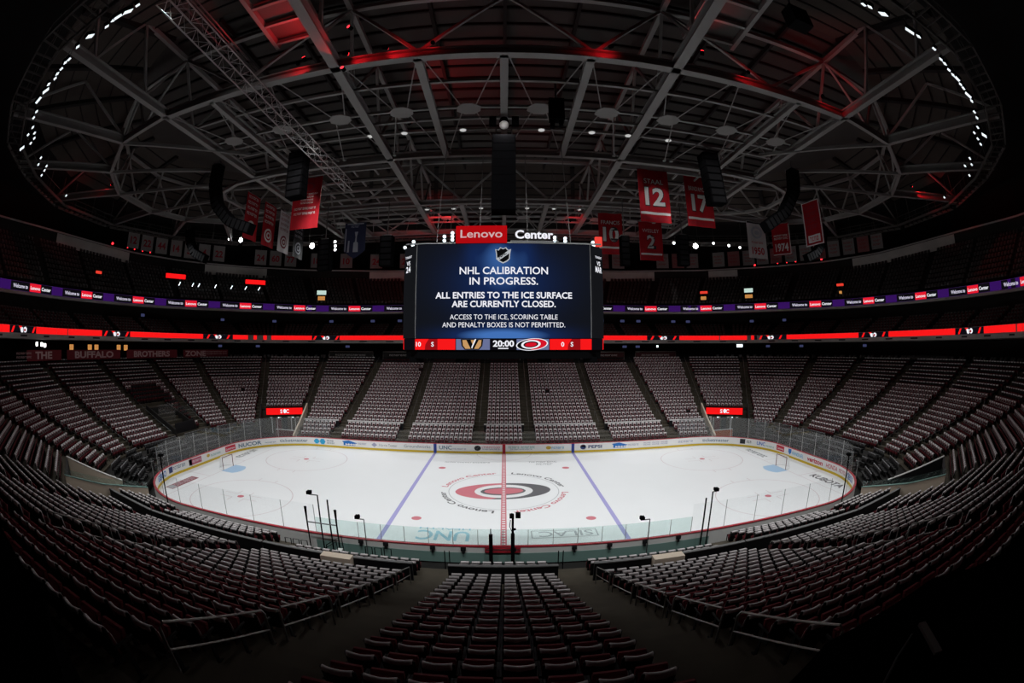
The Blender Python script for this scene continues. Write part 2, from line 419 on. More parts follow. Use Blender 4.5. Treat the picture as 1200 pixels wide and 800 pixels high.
# centre emblem: a swirl of red and dark around an eye
def swirl(mb, fn, k=1.0, dz=True):
    lay = [(0, 0, 4.0, 2.15, .12, 0), (-.05, .02, 3.75, 1.95, .12, 1)]
    f = lambda h: (lambda u, v: fn(u*k, v*k, h))
    # big red crescent on the left and dark crescent on the right
    o1 = ell(-.05, -.14, 3.97, 2.10, 64, rot=.10); i1 = ell(0, -.2, 2.42, 1.72, 64, rot=.10)
    n = 64
    V = [f(1)(*p) for p in o1]+[f(1)(*p) for p in i1]
    red = []; dark = []
    for i in range(n):
        q = (i, (i+1) % n, n+(i+1) % n, n+i); a = 2*PI*i/n
        (red if PI*.44 < a < PI*1.40 else dark).append(q)
    mb.add(V, red, 0); mb.add(V, dark, 1)
    ring_on(mb, f(2), ell(0, -.2, 2.42, 1.72, 64, rot=.10), ell(-.05, -.24, 1.86, 1.02, 64, rot=.10), 2)
    ring_on(mb, f(2), ell(-.05, -.24, 1.88, 1.04, 64, rot=.10), ell(0, -.2, 1.62, .78, 64, rot=.10), 1)
    poly_on(mb, f(2), ell(0, -.2, 1.62, .78, 48, rot=.10), 0)
mb = MB(); swirl(mb, lambda u, v, h: (u, v, .0045+.0006*h)); icepart('team_emblem', mb, [I_red, I_dark, I_white])
def arc_text(mb, t, r, a_mid, span, h, mi):
    V, F = letters(t, .02); W = V[:, 0].max(); k = h/CAPH
    out = []
    for x, y in V:
        a = a_mid+span/2-span*x/W; rr = r+y*k; out.append((rr*math.cos(a), rr*math.sin(a), .005))
    mb.add(out, F, mi)
for a, m in ((135, I_red), (45, I_dark), (225, I_dark), (315, I_red)):
    mb = MB(); arc_text(mb, 'Lenovo Center', 4.85, math.radians(a), math.radians(74), .52, 0); icepart('ice_lettering', mb, m)
def icetext(t, x, y, w, h, m, rot=0, bold=.01):
    mb = MB(); c, s = math.cos(rot), math.sin(rot)
    text_on(mb, t, lambda u, v: (x+u*c-v*s, y+u*s+v*c, .005), 0, 0, h, width=w, bold=bold); return icepart('ice_lettering', mb, m)
icetext('UNC', -3.85, -8.75, 3.4, 1.45, I_sky, PI, .02); icetext('HEALTH', -3.85, -8.2, 3.4, .32, I_sky, PI)
icetext('SILAC', 4.0, -8.75, 3.5, .8, I_grey, PI, .01)
mb = MB(); ring_on(mb, gz(.005), [(1.75, -9.75), (6.05, -9.75), (6.05, -8.55), (1.75, -8.55)], [(1.83, -9.67), (5.97, -9.67), (5.97, -8.63), (1.83, -8.63)]); icepart('ice_emblem', mb, I_grey)
def greek(mb, fn, u0, v0, w, h, mi=0, n=9, gap=.28):
    """a line of lettering too small to read: short strokes"""
    cw = w/n
    for i in range(n):
        a = u0+i*cw; b = a+cw*(1-gap)
        rect_on(mb, fn, a, v0, a+cw*.2, v0+h, mi); rect_on(mb, fn, a, v0+h*.8, b, v0+h, mi)
        if i % 2: rect_on(mb, fn, a, v0, b, v0+h*.2, mi)
        if i % 3 != 1: rect_on(mb, fn, b-cw*.18, v0, b, v0+h, mi)
def icegreek(x0, y0, ux, uy, w, h, m, n):
    mb = MB(); L = math.hypot(ux, uy); ux /= L; uy /= L
    greek(mb, lambda u, v: (x0+ux*u-uy*v, y0+uy*u+ux*v, .005), 0, 0, w, h, 0, n); icepart('ice_lettering', mb, m)
icegreek(-6.1, 8.75, 1, 0, 4.7, .4, I_grey, 18); icegreek(2.6, 8.9, 1, 0, 3, .5, I_grey, 8); icegreek(3.3, 8.0, 1, 0, 1.8, .6, I_grey, 5)
mb = MB(); text_on(mb, 'KUBOTA', lambda u, v: (28.05+v, -6.2-u, .005), 0, 0, .9, width=4.7, bold=.03); icepart('ice_lettering', mb, I_dark)
icegreek(27.75, 8.5, 0, -1, 4.2, .7, I_dark, 8)
mb = MB(); rect_on(mb, gz(.0045), -28.75, -8.5, -27.75, -4.4, 0); greek(mb, lambda u, v: (-28.6+v, -4.7-u, .006), 0, 0, 2.9, .6, 1, 8); rect_on(mb, gz(.006), -28.65, -8.4, -27.85, -7.6, 2); icepart('ice_emblem', mb, [I_rdark, I_pale, I_grey])
icegreek(-28.4, 4.1, 0, 1, 4.2, .7, I_dark, 7)
# ------------------------------------------------------------------ boards and glass
BP = None
boards = tag(empty('rink_boards'), 'white dasher boards with adverts and glass ringing the ice', 'rink boards')
def bwall(name, s0, s1, o0, o1, z0, z1, m, step=.45, parent=None):
    mb = MB(); n = max(1, int(abs(s1-s0)/step))
    for i in range(n):
        a = s0+(s1-s0)*i/n; b = s0+(s1-s0)*(i+1)/n
        p = [per(a, o0)[0], per(b, o0)[0], per(b, o1)[0], per(a, o1)[0]]
        mb.hexa([(*q, z0) for q in p]+[(*q, z1) for q in p])
    return mb.build(name, m, parent or boards)
BP = bwall('board_panel', 0, PERIM, .0, .10, .02, 1.05, M_white)
bwall('kickplate', 0, PERIM, -.015, -.001, .0, .23, M_yellow)
bwall('cap_rail', 0, PERIM, -.03, .17, 1.05, 1.10, M_capred)
S_NEAR = PERIM/2                        # near middle; s grows towards -x there
bwall('outer_panel', S_NEAR-12.2, S_NEAR+11, .102, .16, .0, .66, M_teal)
bwall('outer_strip', S_NEAR-12.2, S_NEAR+11, .102, .14, .66, 1.05, M_greyp)
bwall('outer_cladding', S_NEAR-40, S_NEAR-12.2, .102, .14, .0, 1.05, M_greyp); bwall('outer_cladding', S_NEAR+11, S_NEAR+40, .102, .14, .0, 1.05, M_greyp)
for x in (-8.1, -6.6, -3.9, -2.2, .55, 3.9, 5.9, 8.0, 10.1):
    mb = MB(); s = S_NEAR-x; q = per(s, .2)[0]; mb.box((*q, .92), (.28, .12, .2)); mb.box((q[0], q[1]-.02, .8), (.1, .16, .3)); mb.build('rail_bracket', M_black, boards)
for x, m in ((0, M_bred), (-25.5*ft, M_bblue), (25.5*ft, M_bblue)):
    for s in ((x) % PERIM, S_NEAR-x): bwall('line_stripe', s-.17, s+.17, -.022, -.016, .0, 1.05, m)
# gate of the penalty box with its red sill
mb = MB(); mb.box((-.05, -13.15, .99), (1.9, .08, .05)); mb.box((-.05, -13.15, .76), (1.9, .08, .06)); mb.box((-.98, -13.15, .87), (.06, .08, .28)); mb.box((.9, -13.15, .87), (.06, .08, .28)); mb.build('gate_frame', M_capred, boards)
# glass panes with their posts
def bounds():
    out = []
    for a in np.arange(-10.3, 11.4, 1.335): out.append((S_NEAR-a-1.335, S_NEAR-a, 2.10, M_glassT, 'c'))
    lo = S_NEAR-10.3-12*0-1.05; out2 = []
    return out
near_c = [(S_NEAR-10.9+1.365*i, S_NEAR-10.9+1.365*(i+1), 2.12, M_glassT) for i in range(16)]
sA = near_c[0][0]; sB = near_c[-1][1]
panes = list(near_c)
def fill(s0, s1, n, hfun):
    for i in range(n): a = s0+(s1-s0)*i/n; b = s0+(s1-s0)*(i+1)/n; panes.append((a, b, *hfun((a+b)/2)))
def kind(s):
    (x, y), nn = per(s)
    if y < -4.0 and not (abs(x) > 29.6): return (2.92, M_glass)
    if abs(x) > 21: return (3.45, M_glassE)
    return (2.6, M_glass)
fill(sB, PERIM, 30, kind); fill(0, sA, 30, kind)
for a, b, h, m in panes:
    mb = MB(); n = 4
    for i in range(n):
        s0 = a+.015+(b-a-.03)*i/n; s1 = a+.015+(b-a-.03)*(i+1)/n
        p = [per(s0, .055)[0], per(s1, .055)[0], per(s1, .068)[0], per(s0, .068)[0]]
        mb.hexa([(*q, 1.101) for q in p]+[(*q, h) for q in p])
    mb.build('glass_pane', m, boards)
posts = []
for a, b, h, m in panes:
    (x, y), nn = per(a)
    if y < -4 and not abs(x) > 30.2:
        mb = MB(); q = per(a, .1)[0]; mb.beam((*q, 1.10), (*q, h), .026, .03); mb.build('glass_post', M_post, boards)
    elif m is M_glassE and abs(x) > 24:
        mb = MB(); q = per(a, .1)[0]; mb.beam((*q, 1.10), (*q, h), .03, .03); mb.build('glass_post', M_greyp, boards)
# adverts on the inner face of the boards
A = {n: mat('ad_'+n, c, .5) for n, c in dict(navy=(.03, .05, .16, 1), grey=(.30, .31, .33, 1), lav=(.35, .36, .50, 1), blue=(.02, .16, .52, 1), cyan=(.04, .38, .66, 1), red=(.52, .02, .05, 1),
     black=(.02, .02, .025, 1), teal=(.12, .38, .36, 1), green=(.05, .17, .15, 1), pink=(.45, .10, .16, 1), gold=(.55, .36, .05, 1), white=(.8, .8, .8, 1), slate=(.10, .18, .26, 1)).items()}
def bfn(s0, o=-.012): return lambda u, v: (*per(s0+u, o)[0], v)
def ad(x, y, name='advert'):
    s = s_of(x, y)
    return s
def adtext(t, x0, x1, m, h=.36, z=.46, bold=.01, y=HY, s0=None, s1=None):
    if s0 is None: s0, s1 = x0 % PERIM, x1 % PERIM
    if s1 < s0: s1 += PERIM
    mb = MB(); text_on(mb, t, bfn((s0+s1)/2), 0, z, h, width=(s1-s0), bold=bold); return mb.build('advert_lettering', A[m], BP)
def adgreek(s0, s1, m, h=.16, z=.55, n=9): mb = MB(); greek(mb, bfn(s0), 0, z, (s1-s0), h, 0, n); return mb.build('advert_lettering', A[m], BP)
def adbox(s0, s1, m, z0=.36, z1=.95): mb = MB(); rect_on(mb, bfn(s0, -.008), 0, z0, s1-s0, z1, 0, 8); return mb.build('advert', A[m], BP)
def adpoly(s, pts, m): mb = MB(); poly_on(mb, bfn(s, -.010), pts); return mb.build('advert_logo', A[m], BP)
def house(s): adpoly(s, [(0, .85), (.9, .98), (2.0, .66), (1.7, .62), (1.7, .36), (.2, .36), (.2, .7)], 'blue'); mb = MB(); rect_on(mb, bfn(s, -.013), .45, .46, 1.6, .54, 0, 3); [rect_on(mb, bfn(s, -.014), .45+.35*i, .4, .6+.35*i, .6) for i in range(4)]; mb.build('advert_logo', A['white'], BP)
mb = MB()
adtext('UNC', -7.3, -5.85, 'slate', .42, .42, .02); adgreek(-5.75, -4.2, 'lav', .16, .42, 6)
adpoly(-2.95, ell(0, .62, .38, .30, 24), 'black'); adpoly(-2.95, [(-.16, .5), (-.05, .5), (.15, .76), (.05, .78)], 'white')
adtext('LYNNWOOD', -2.45, -.45, 'pink', .24, .62, .01); adgreek(-2.45, -.45, 'navy', .12, .44, 12)
adgreek(.5, 1.75, 'teal', .25, .6, 6); adgreek(1.9, 3.5, 'teal', .25, .6, 8); adgreek(.7, 3.2, 'slate', .1, .44, 12)
adpoly(5.0, ell(0, .64, .3, .2, 16), 'gold'); adgreek(5.35, 6.8, 'cyan', .24, .5, 6)
adpoly(8.95, ell(0, .62, .34, .29, 24), 'navy'); adpoly(8.95, [(-.33, .62), (-.1, .66), (.15, .58), (.33, .64), (.3, .74), (0, .9), (-.3, .76)], 'red'); adpoly(8.95, [(-.33, .60), (-.1, .66), (.15, .58), (.33, .62), (.33, .68), (.15, .64), (-.1, .71), (-.33, .67)], 'white')
adtext('PEPSI', 9.55, 11.15, 'navy', .34, .46, .03)
house(12.3); adgreek(14.3, 15.6, 'lav', .2, .55, 6)
for i in range(3): adgreek(16.2+1.1*i, 17.1+1.1*i, 'lav', .14, .7, 4); adgreek(16.2+1.1*i, 17.1+1.1*i, 'lav', .14, .48, 4)
adgreek(20.7, 22.7, 'lav', .22, .5, 6)
adtext('Groundworks', -11.4, -8.3, 'grey', .34, .5, .01)
adpoly(-15.0, [(-.35, .62), (0, .9), (.35, .62), (0, .34)], 'lav'); adtext('Harris Teeter', -14.4, -12.2, 'grey', .3, .5, .0)
house(-19.1); adgreek(-17.0, -15.9, 'lav', .2, .55, 5)
adpoly(-22.5, [(-.4, .62), (-.15, .92), (.15, .92), (.4, .62), (.15, .32), (-.15, .32)], 'cyan'); adpoly(-21.7, [(-.4, .62), (-.2, .95), (.2, .95), (.4, .62), (.2, .3), (-.2, .3)], 'cyan'); adgreek(-21.1, -20.2, 'slate', .2, .66, 4); adgreek(-21.1, -20.0, 'slate', .16, .4, 5)
S = s_of
def sp(a, b): return S(*a), S(*b)
def spt(t, a, b, m, h=.36, z=.46, bold=.01): s0, s1 = sp(a, b); adtext(t, 0, 0, m, h, z, bold, s0=s0, s1=s1)
spt('ticketmaster', (-27.1, 11.5), (-23.7, 12.77), 'slate', .38, .46); spt('ticketmaster', (23.9, 12.77), (27.1, 11.5), 'slate', .38, .46)
spt('NUCOR', (-30.1, 6.5), (-28.7, 9.6), 'slate', .42, .40, .03)
s0, s1 = sp((-28.4, 10), (-27.4, 11.1)); adgreek(s0, s1, 'slate', .12, .45, 7)
s0, s1 = sp((-30.45, 4.1), (-30.2, 6.0)); adbox(s0, s1, 'red'); adtext('Lenovo', 0, 0, 'white', .26, .5, .01, s0=s0+.15, s1=s1-.15)
s0, s1 = sp((-30.48, .4), (-30.48, 3.2)); adgreek(s0+.8, s1, 'teal', .2, .5, 8); adpoly(s0+.35, ell(0, .7, .3, .17, 12), 'gold')
s0, s1 = sp((-30.48, -2.7), (-30.48, -.5)); adbox(s0, s1, 'pink'); adbox(s0, s0+.5, 'navy'); adgreek(s0+.6, s1-.1, 'white', .2, .55, 6)
s0, s1 = sp((-30.40, -6.2), (-30.48, -3.3)); adbox(s0, s0+.7, 'navy', .4, .95); adgreek(s0+.8, s1, 'slate', .3, .55, 7)
s0, s1 = sp((-29.3, -8.9), (-30.2, -6.8)); adtext('GEICO', 0, 0, 'blue', .5, .40, .03, s0=s0, s1=s1)
s0, s1 = sp((28.1, 10.4), (28.6, 9.9)); adbox(s0, s1, 'black'); s2, s3 = sp((28.7, 9.7), (29.0, 9.1)); adgreek(s2, s3, 'black', .3, .5, 3)
s0, s1 = sp((29.3, 8.4), (29.8, 7.3)); adtext('UNC', 0, 0, 'blue', .4, .45, .02, s0=s0, s1=s1); adgreek(s1+.15, s1+1.5, 'teal', .16, .42, 6)
s0, s1 = sp((30.35, 5.5), (30.48, 4.0)); adbox(s0, s1, 'red'); adtext('Lenovo', 0, 0, 'white', .26, .5, .01, s0=s0+.15, s1=s1-.15)
s0, s1 = sp((30.48, 3.2), (30.48, 2.6)); adpoly(s0, [(0, .95), (.6, .95), (.6, .6), (.3, .34), (0, .6)], 'blue'); adtext('FANDUEL', 0, 0, 'cyan', .34, .45, .01, s0=s0+.8, s1=s0+2.9)
s0, s1 = sp((30.48, -.4), (30.45, -4.3)); adtext('verizon', 0, 0, 'red', .45, .42, .03, s0=s0, s1=s0+2.7); adtext('HONDA', 0, 0, 'red', .4, .42, .01, s0=s0+3.3, s1=s0+5.2); adgreek(s0+5.5, s0+6.9, 'pink', .34, .45, 4); adtext('GEICO', 0, 0, 'blue', .45, .42, .03, s0=s0+7.3, s1=s0+9.2)
# goals
def goal(sx):
    o = tag(empty('hockey_goal', (sx*27.13, 0, 0)), 'hockey net with dark frame on the crease at the %s end of the rink' % ('left' if sx < 0 else 'right'), 'hockey goal', 'the two hockey nets')
    mb = MB(); mb.tube([(0, -.914, 0), (0, -.914, 1.22), (0, .914, 1.22), (0, .914, 0)], .035, 8); mb.build('goal_frame', mat('goal_red', (.14, .01, .02, 1), .4), o)
    mb = MB(); mb.tube([(0, -.914, .03)]+[(sx*1.02*math.sin(a), -.914*math.cos(a)*1.12, .03) for a in np.linspace(.3, PI-.3, 9)]+[(0, .914, .03)], .03, 6); mb.build('base_frame', M_white, o); mb = MB(); mb.tube([(0, -.9, 1.2), (sx*.5, -.6, 1.18), (sx*.55, 0, 1.18), (sx*.5, .6, 1.18), (0, .9, 1.2)], .02, 6); mb.build('top_frame', M_white, o)
    mb = MB(); a = np.linspace(-1, 1, 15)
    bot = [(sx*1.0*math.sqrt(max(0, 1-t*t))+.0, t*.95, .05) for t in a]; top = [(sx*.55*math.sqrt(max(0, 1-t**4)), t*.9, 1.2) for t in a]
    for i in range(15): mb.beam(bot[i], top[i], .012)
    for k in range(1, 8):
        f = k/8; P = [tuple(Vector(bot[i]).lerp(Vector(top[i]), f)) for i in range(15)]; mb.tube(P, .007, 4)
    for i in range(1, 14): mb.beam((0, a[i]*.9, 1.21), top[i], .012)
    mb.build('netting', M_white, o)
goal(-1); goal(1)
# ------------------------------------------------------------------ parapets, tunnel walls, rails
def strip_wall(name, P, z0, z1, t, m, cap=None, capm=None, kind='structure', parent=None):
    """upright wall along the plan points P"""
    mb = MB()
    for a, b in zip(P[:-1], P[1:]):
        a = np.array(a, float); b = np.array(b, float); d = (b-a)/np.linalg.norm(b-a); n = np.array([-d[1], d[0]])*t/2
        za, zb = (z1, z1) if not isinstance(z1, tuple) else z1
        mb.hexa([(*(a-n), z0), (*(b-n), z0), (*(b+n), z0), (*(a+n), z0), (*(a-n), za), (*(b-n), zb), (*(b+n), zb), (*(a+n), za)])
        if cap:
            n2 = n*1.4
            mb.hexa([(*(a-n2), za), (*(b-n2), zb), (*(b+n2), zb), (*(a+n2), za), (*(a-n2), za+cap), (*(b-n2), zb+cap), (*(b+n2), zb+cap), (*(a+n2), za+cap)], 1)
    o = mb.build(name, [m, capm or m], parent)
    if kind: o['kind'] = kind
    return o
M_capn = mat('parapet_cap_dark', (.16, .16, .16, 1), .6)
M_capw = mat('parapet_cap', (.74, .72, .72, 1), .6)
for b in range(NL):
    if b in BL_FARVOM or b in BL_TUN or b in (4, 5, 6, 7, 8, 9, 19, 20, 21, 22, 23, 24): continue
    p, q = on_line(b, 4.78), on_line(b+1, 4.78); t = (q-p)/np.linalg.norm(q-p); near = b in BL_NEAR; m0 = .04 if b in (16, 17, 11) and True else .62; m1 = .04 if b in (17, 11, 12, 15) and b not in (14,) else .62
    if b == 15: m0, m1 = 1.0, .04
    if b == 13: m0, m1 = .04, 1.0
    if b == 12: m0, m1 = .04, .04
    if b == 16: m0, m1 = .04, .04
    p = p+t*m0; q = q-t*m1
    strip_wall('wall_parapet', [p, q], .6 if near else 1.5, 2.33 if near else 2.44, .14, M_black, .05 if near else .13, M_capn if near else M_capw)
    for e in (p, q):    # guard rails on the short ends
        pass
for x, y in ((-7.6, -18.02), (7.5, -18.02)):
    mb = MB(); mb.box((x, y, 1.7), (1.5, .5, 1.56)); tag(mb.build('wall_parapet', M_beige), kind='structure')
# ice-level tunnels in the near corners
for b, la, lb in ((10, 10, 11), (18, 19, 18)):        # la: the 45 degree line, lb: the line on the near side
    right = b == 10
    P = [on_line(lb, d) for d in (1.2, 5.4, 8.55)]; Q = [on_line(la, d) for d in (3.2, 6, 8.55)]
    strip_wall('wall_tunnel', [P[0], P[1]], 0, (1.7, 2.75), .2, M_beige, .06, M_teal); strip_wall('wall_tunnel', [P[1], P[2]], 0, (2.75, 3.85), .2, M_beige, .06, M_teal)
    m = M_black if right else M_beige  # right inner wall is black: its shadow is put into the colour
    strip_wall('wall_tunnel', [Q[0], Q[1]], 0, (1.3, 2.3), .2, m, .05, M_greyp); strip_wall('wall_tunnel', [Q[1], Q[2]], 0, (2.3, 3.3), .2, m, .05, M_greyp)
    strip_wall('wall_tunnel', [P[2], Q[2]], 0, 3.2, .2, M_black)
    for i, (a, c, za, zb) in enumerate(((P[0], P[1], 1.76, 2.81), (P[1], P[2], 2.81, 3.91))):
        mb = MB(); n = np.array([0, 0]); mb.beam((*a, za+.2), (*c, zb+.2), .02, .36); o = mb.build('tunnel_glass', M_glassT); o['kind'] = 'structure'
    # stair rails beside the tunnel mouth
    r = tag(empty('tunnel_railing', (*P[0], 1.0)), 'grey stair railing beside the beige tunnel mouth in the near %s corner' % ('right' if right else 'left'), 'railing', 'railings at the tunnels')
    for k in range(3):
        mb = MB(); o2 = Vector((0, .5*k, .0)); s = 1 if right else -1
        o2 = o2+Vector((s*1.6, -1.6, 0)); mb.tube([o2+Vector((s*.2, 1.2, -1)), o2+Vector((s*.2, 1.2, .3)), o2+Vector((s*2.2, 1.4, .3)), o2+Vector((s*2.2, 1.4, -1))], .025, 6)
        mb.tube([o2+Vector((s*.2, 1.2, -.1)), o2+Vector((s*2.2, 1.4, -.1))], .02, 6); mb.build('rail_bar', M_rail, r)
# far-corner vomitories with scoreboard above
def vom(sx):
    b = 3 if sx > 0 else 25; la, lb = (3, 4) if sx > 0 else (26, 25)
    A = [on_line(la, d) for d in (.6, 5.0, 8.8)]; B = [on_line(lb, d) for d in (.6, 5.0, 8.8)]
    for L in (A, B):
        strip_wall('wall_vomitory', [L[0], L[1]], 0, (1.2, 2.6), .18, M_beige if L is A else M_conc2); strip_wall('wall_vomitory', [L[1], L[2]], 0, (2.6, 4.1), .18, M_beige if L is A else M_conc2)
    strip_wall('wall_vomitory', [A[2], B[2]], 0, 3.4, .2, M_black)  # end wall coloured black to stand for the shade in the opening
    a, c = Vector((*A[2], 0)), Vector((*B[2], 0)); u = (c-a).normalized(); mid = (a+c)/2; nrm = Vector((u.y, -u.x, 0))
    if nrm.y > 0: nrm = -nrm
    ux = u if u.x > 0 else -u
    L = (c-a).length
    o = tag(empty('led_scoreboard', mid+nrm*.3+Vector((0, 0, 2.95))), 'small red scoreboard above the %s far corner entrance' % ('right' if sx > 0 else 'left'), 'scoreboard', 'corner scoreboards')
    mb = MB(); w, h = 5.35, .92
    ctr = Vector((0, 0, .1)); mb.box(ctr, (w+.15, .25, h+.12), R=Matrix((ux, -nrm, (0, 0, 1))).transposed()); mb.build('housing', M_far, o)
    f = lambda v0=0: (lambda u_, v_: ctr+nrm*(.13+v0)+ux*u_+Vector((0, 0, v_)))
    mb = MB(); rect_on(mb, f(), -w/2, -h/2, w/2, h/2); lp = mb.build('led_panel', E_red, o)
    mb = MB()
    for x in (-.45, .45): text_on(mb, 'SC'[x > 0], f(.01), x, -.25, .5, bold=.02)
    poly_on(mb, f(.01), ell(.05, .02, .22, .3, 12)); mb.build('led_lettering', E_white, lp)
    mb = MB()
    for i in range(4): mb.box(ctr+ux*(-2+i*1.3)+Vector((0, 0, -.85))+nrm*.1, (.35, .2, .16), R=Matrix((ux, -nrm, (0, 0, 1))).transposed())
    clusters(mb, 'flood_lamp', M_greyp, o, .05, .05)
    mb = MB()
    for i in range(2): mb.box(ctr+ux*(1.2+i*-2.1)+Vector((0, 0, -.85))+nrm*.22, (.2, .04, .12), R=Matrix((ux, -nrm, (0, 0, 1))).transposed())
    clusters(mb, 'lamp_face', M_bulb2, o, .05, .05)
    # doors and curtains at the back of the opening
    for i, (m, wd) in enumerate(((M_greyp, .1), (M_redd, .8), (M_black, .7), (M_greyp, .1), (M_conc, .9))):
        mb = MB(); q = mid+ux*(-1.9+i*.95)+nrm*.4; mb.box((q.x, q.y, 1.15), (wd, .12, 2.3), R=Matrix((ux, -nrm, (0, 0, 1))).transposed()); tag(mb.build('door_panel', m), kind='structure')
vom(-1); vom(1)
mb = MB()
for s in (-1, 1):
    tg = tag(empty('bench_gate', (s*27.4, 13.9, 0)), 'red and white gate behind the far %s corner glass' % ('left' if s < 0 else 'right'), 'gate', 'gates behind the far corner glass')
    mb = MB(); mb.box((0, 0, .75), (3.0, .08, 1.3)); mb.build('gate_panel', M_redd if s < 0 else mat('orange_cloth', (.45, .12, .05, 1), .8), tg)
    mb = MB(); mb.tube([(-1.5, 0, 0), (-1.5, 0, 1.5), (1.5, 0, 1.5), (1.5, 0, 0)], .05, 6); mb.build('gate_frame', M_white, tg)
# vomitory in the left end stand
mb = MB()
for y in (2.0, 6.0): mb.hexa([(-36.6, y-.1, 0), (-42, y-.1, 0), (-42, y+.1, 0), (-36.6, y+.1, 0), (-36.6, y-.1, 2.7), (-42, y-.1, 5.0), (-42, y+.1, 5.0), (-36.6, y+.1, 2.7)])
mb.box((-41.2, 4, 2.4), (.3, 4, 4.6)); tag(mb.build('wall_vomitory', M_conc2), kind='structure')
mb = MB(); mb.box((-36.75, 4, 2.55), (.06, 3.8, 1.5)); tag(mb.build('wall_vomitory', M_black), kind='structure')  # black sheet across the mouth stands in for its dark interior
mb = MB(); mb.box((-39.6, 4, 4.6), (.05, 3.9, 1.2)); mb.box((-38, 6.05, 4.2), (3.2, .05, 1.1)); mb.box((-38, 1.95, 4.2), (3.2, .05, 1.1)); o = mb.build('vomitory_glass', M_glassE); o['kind'] = 'structure'
# ------------------------------------------------------------------ seats
def curve_back(mb, w, z0, z1, y0, y1, t, bow, n=5, mi=0, topm=None, lean=.06):
    """curved upright shell: the ends come forward by bow"""
    for i in range(n):
        a, b = -w/2+w*i/n, -w/2+w*(i+1)/n
        f = lambda x: bow*(2*x/w)**2
        P = lambda x, y, z: (x, y+f(x)-lean*(z-z0)/(z1-z0), z)
        mb.hexa([P(a, y0, z0), P(b, y0, z0), P(b, y0+t, z0), P(a, y0+t, z0), P(a, y0, z1), P(b, y0, z1), P(b, y0+t, z1), P(a, y0+t, z1)], mi)
def seat_meshes():
    out = {}
    mb = MB(); curve_back(mb, .47, .40, .895, -.262, 0, .024, .055, 6); out['backrest'] = mb.build('backrest', M_shell).data
    mb = MB(); curve_back(mb, .43, .47, .80, -.236, 0, .028, .05, 6, lean=.04); out['back_cushion'] = mb.build('back_cushion', M_red).data
    mb = MB()                                                     # tipped-up pan
    R = Matrix.Rotation(math.radians(70), 3, 'X'); c = Vector((0, -.03, .525))
    for (wx, ly, tz, dz, dy) in ((.44, .40, .06, 0, 0), (.40, .36, .03, .042, 0), (.42, .06, .07, .0, .2)):
        mb.box(c+R @ Vector((0, dy, dz)), (wx, ly, tz), R=R)
    out['seat_cushion'] = mb.build('seat_cushion', M_red).data
    for s in (-1, 1):
        mb = MB(); x = s*.252
        mb.box((x, -.06, .30), (.028, .07, .60)); mb.box((x, -.05, .615), (.034, .36, .035)); mb.box((x, -.05, .012), (.034, .22, .024)); mb.box((x, -.18, .42), (.026, .2, .08))
        out['side_frame%d' % s] = mb.build('side_frame', M_shell).data
    for o in [o for o in COL.objects if o.data in out.values()]: bpy.data.objects.remove(o)
    return out
def shirt_mesh(v):
    r = random.Random(v); mb = MB(); n = 8; w = .41
    fz = .56+r.uniform(-.03, .03); bz = .832+r.uniform(-.03, .035); g = .008
    prof = lambda x: .055*(2*x/.47)**2
    rows = []
    for i in range(n+1):
        x = -w/2+w*i/n+r.uniform(-.003, .003); sag = r.uniform(-.008, .008)
        f = prof(x)
        ys = lambda z: -.06*(z-.40)/.495
        col = [(x, -.178+f+ys(fz)+r.uniform(0, .012), fz+sag), (x, -.178+f+ys(.75)+r.uniform(0, .01), .75), (x, -.222+f+ys(.89), .907+r.uniform(0, .004)), (x, -.248+f-.06, .917+r.uniform(0, .006)),
               (x, -.282+f-.06, .906), (x, -.283+f+ys(.87)-r.uniform(0, .006), .87), (x, -.283+f+ys(bz)-r.uniform(0, .01), bz+sag*1.4)]
        rows.append(col)
    m = len(rows[0])
    V = [p for c in rows for p in c]; F = [(i*m+j, (i+1)*m+j, (i+1)*m+j+1, i*m+j+1) for i in range(n) for j in range(m-1)]
    mb.add(V, F); o = mb.build('shirt', M_shirt, smooth=True); me = o.data
    md = o.modifiers.new('s', 'SOLIDIFY'); md.thickness = .006; md.offset = 0
    bpy.context.view_layer.update(); me2 = bpy.data.meshes.new_from_object(o.evaluated_get(bpy.context.evaluated_depsgraph_get())); bpy.data.objects.remove(o)
    return me2
# low-detail seat and shirt for the mass
mb = MB(); curve_back(mb, .47, .40, .895, -.28, 0, .05, .03, 2, 0); R = Matrix.Rotation(math.radians(70), 3, 'X'); mb.box((0, -.02, .42), (.42, .34, .07), 1, R=R); mb.box((0, -.08, .2), (.3, .1, .4), 0); T_SEAT = tpl(mb)
mb = MB(); mb.hexa([(-.20, -.2, .55), (.20, -.2, .55), (.20, -.185, .55), (-.20, -.185, .55), (-.20, -.262, .91), (.20, -.262, .91), (.20, -.236, .91), (-.20, -.236, .91)])
mb.box((0, -.305, .912), (.40, .10, .02)); mb.box((0, -.352, .875), (.40, .014, .085)); mb.hexa([(-.125, -.186, .60), (.125, -.186, .60), (.125, -.17, .60), (-.125, -.17, .60), (-.125, -.215, .80), (.125, -.215, .80), (.125, -.2, .80), (-.125, -.2, .80)], 1)
T_SHIRT = tpl(mb)
mb = MB(); mb.box((0, -.30, .912), (.43, .11, .02)); mb.hexa([(-.21, -.245, .82), (.21, -.245, .82), (.21, -.232, .82), (-.21, -.232, .82), (-.21, -.262, .91), (.21, -.262, .91), (.21, -.243, .91), (-.21, -.243, .91)]); T_STRIP = tpl(mb)
def project(x, y, z):      # only tells which seats the photo shows largest
    dx, dy, dz = x-.099, y+35.096, z-11.991
    th = math.acos(max(-1, min(1, (dy*.99986+dx*.0167+dz*.0116)/math.sqrt(dx*dx+dy*dy+dz*dz)))); r = 1028*math.sin(th/2); h = math.hypot(dx, dz) or 1
    return 600+r*dx/h, 400-r*dz/h
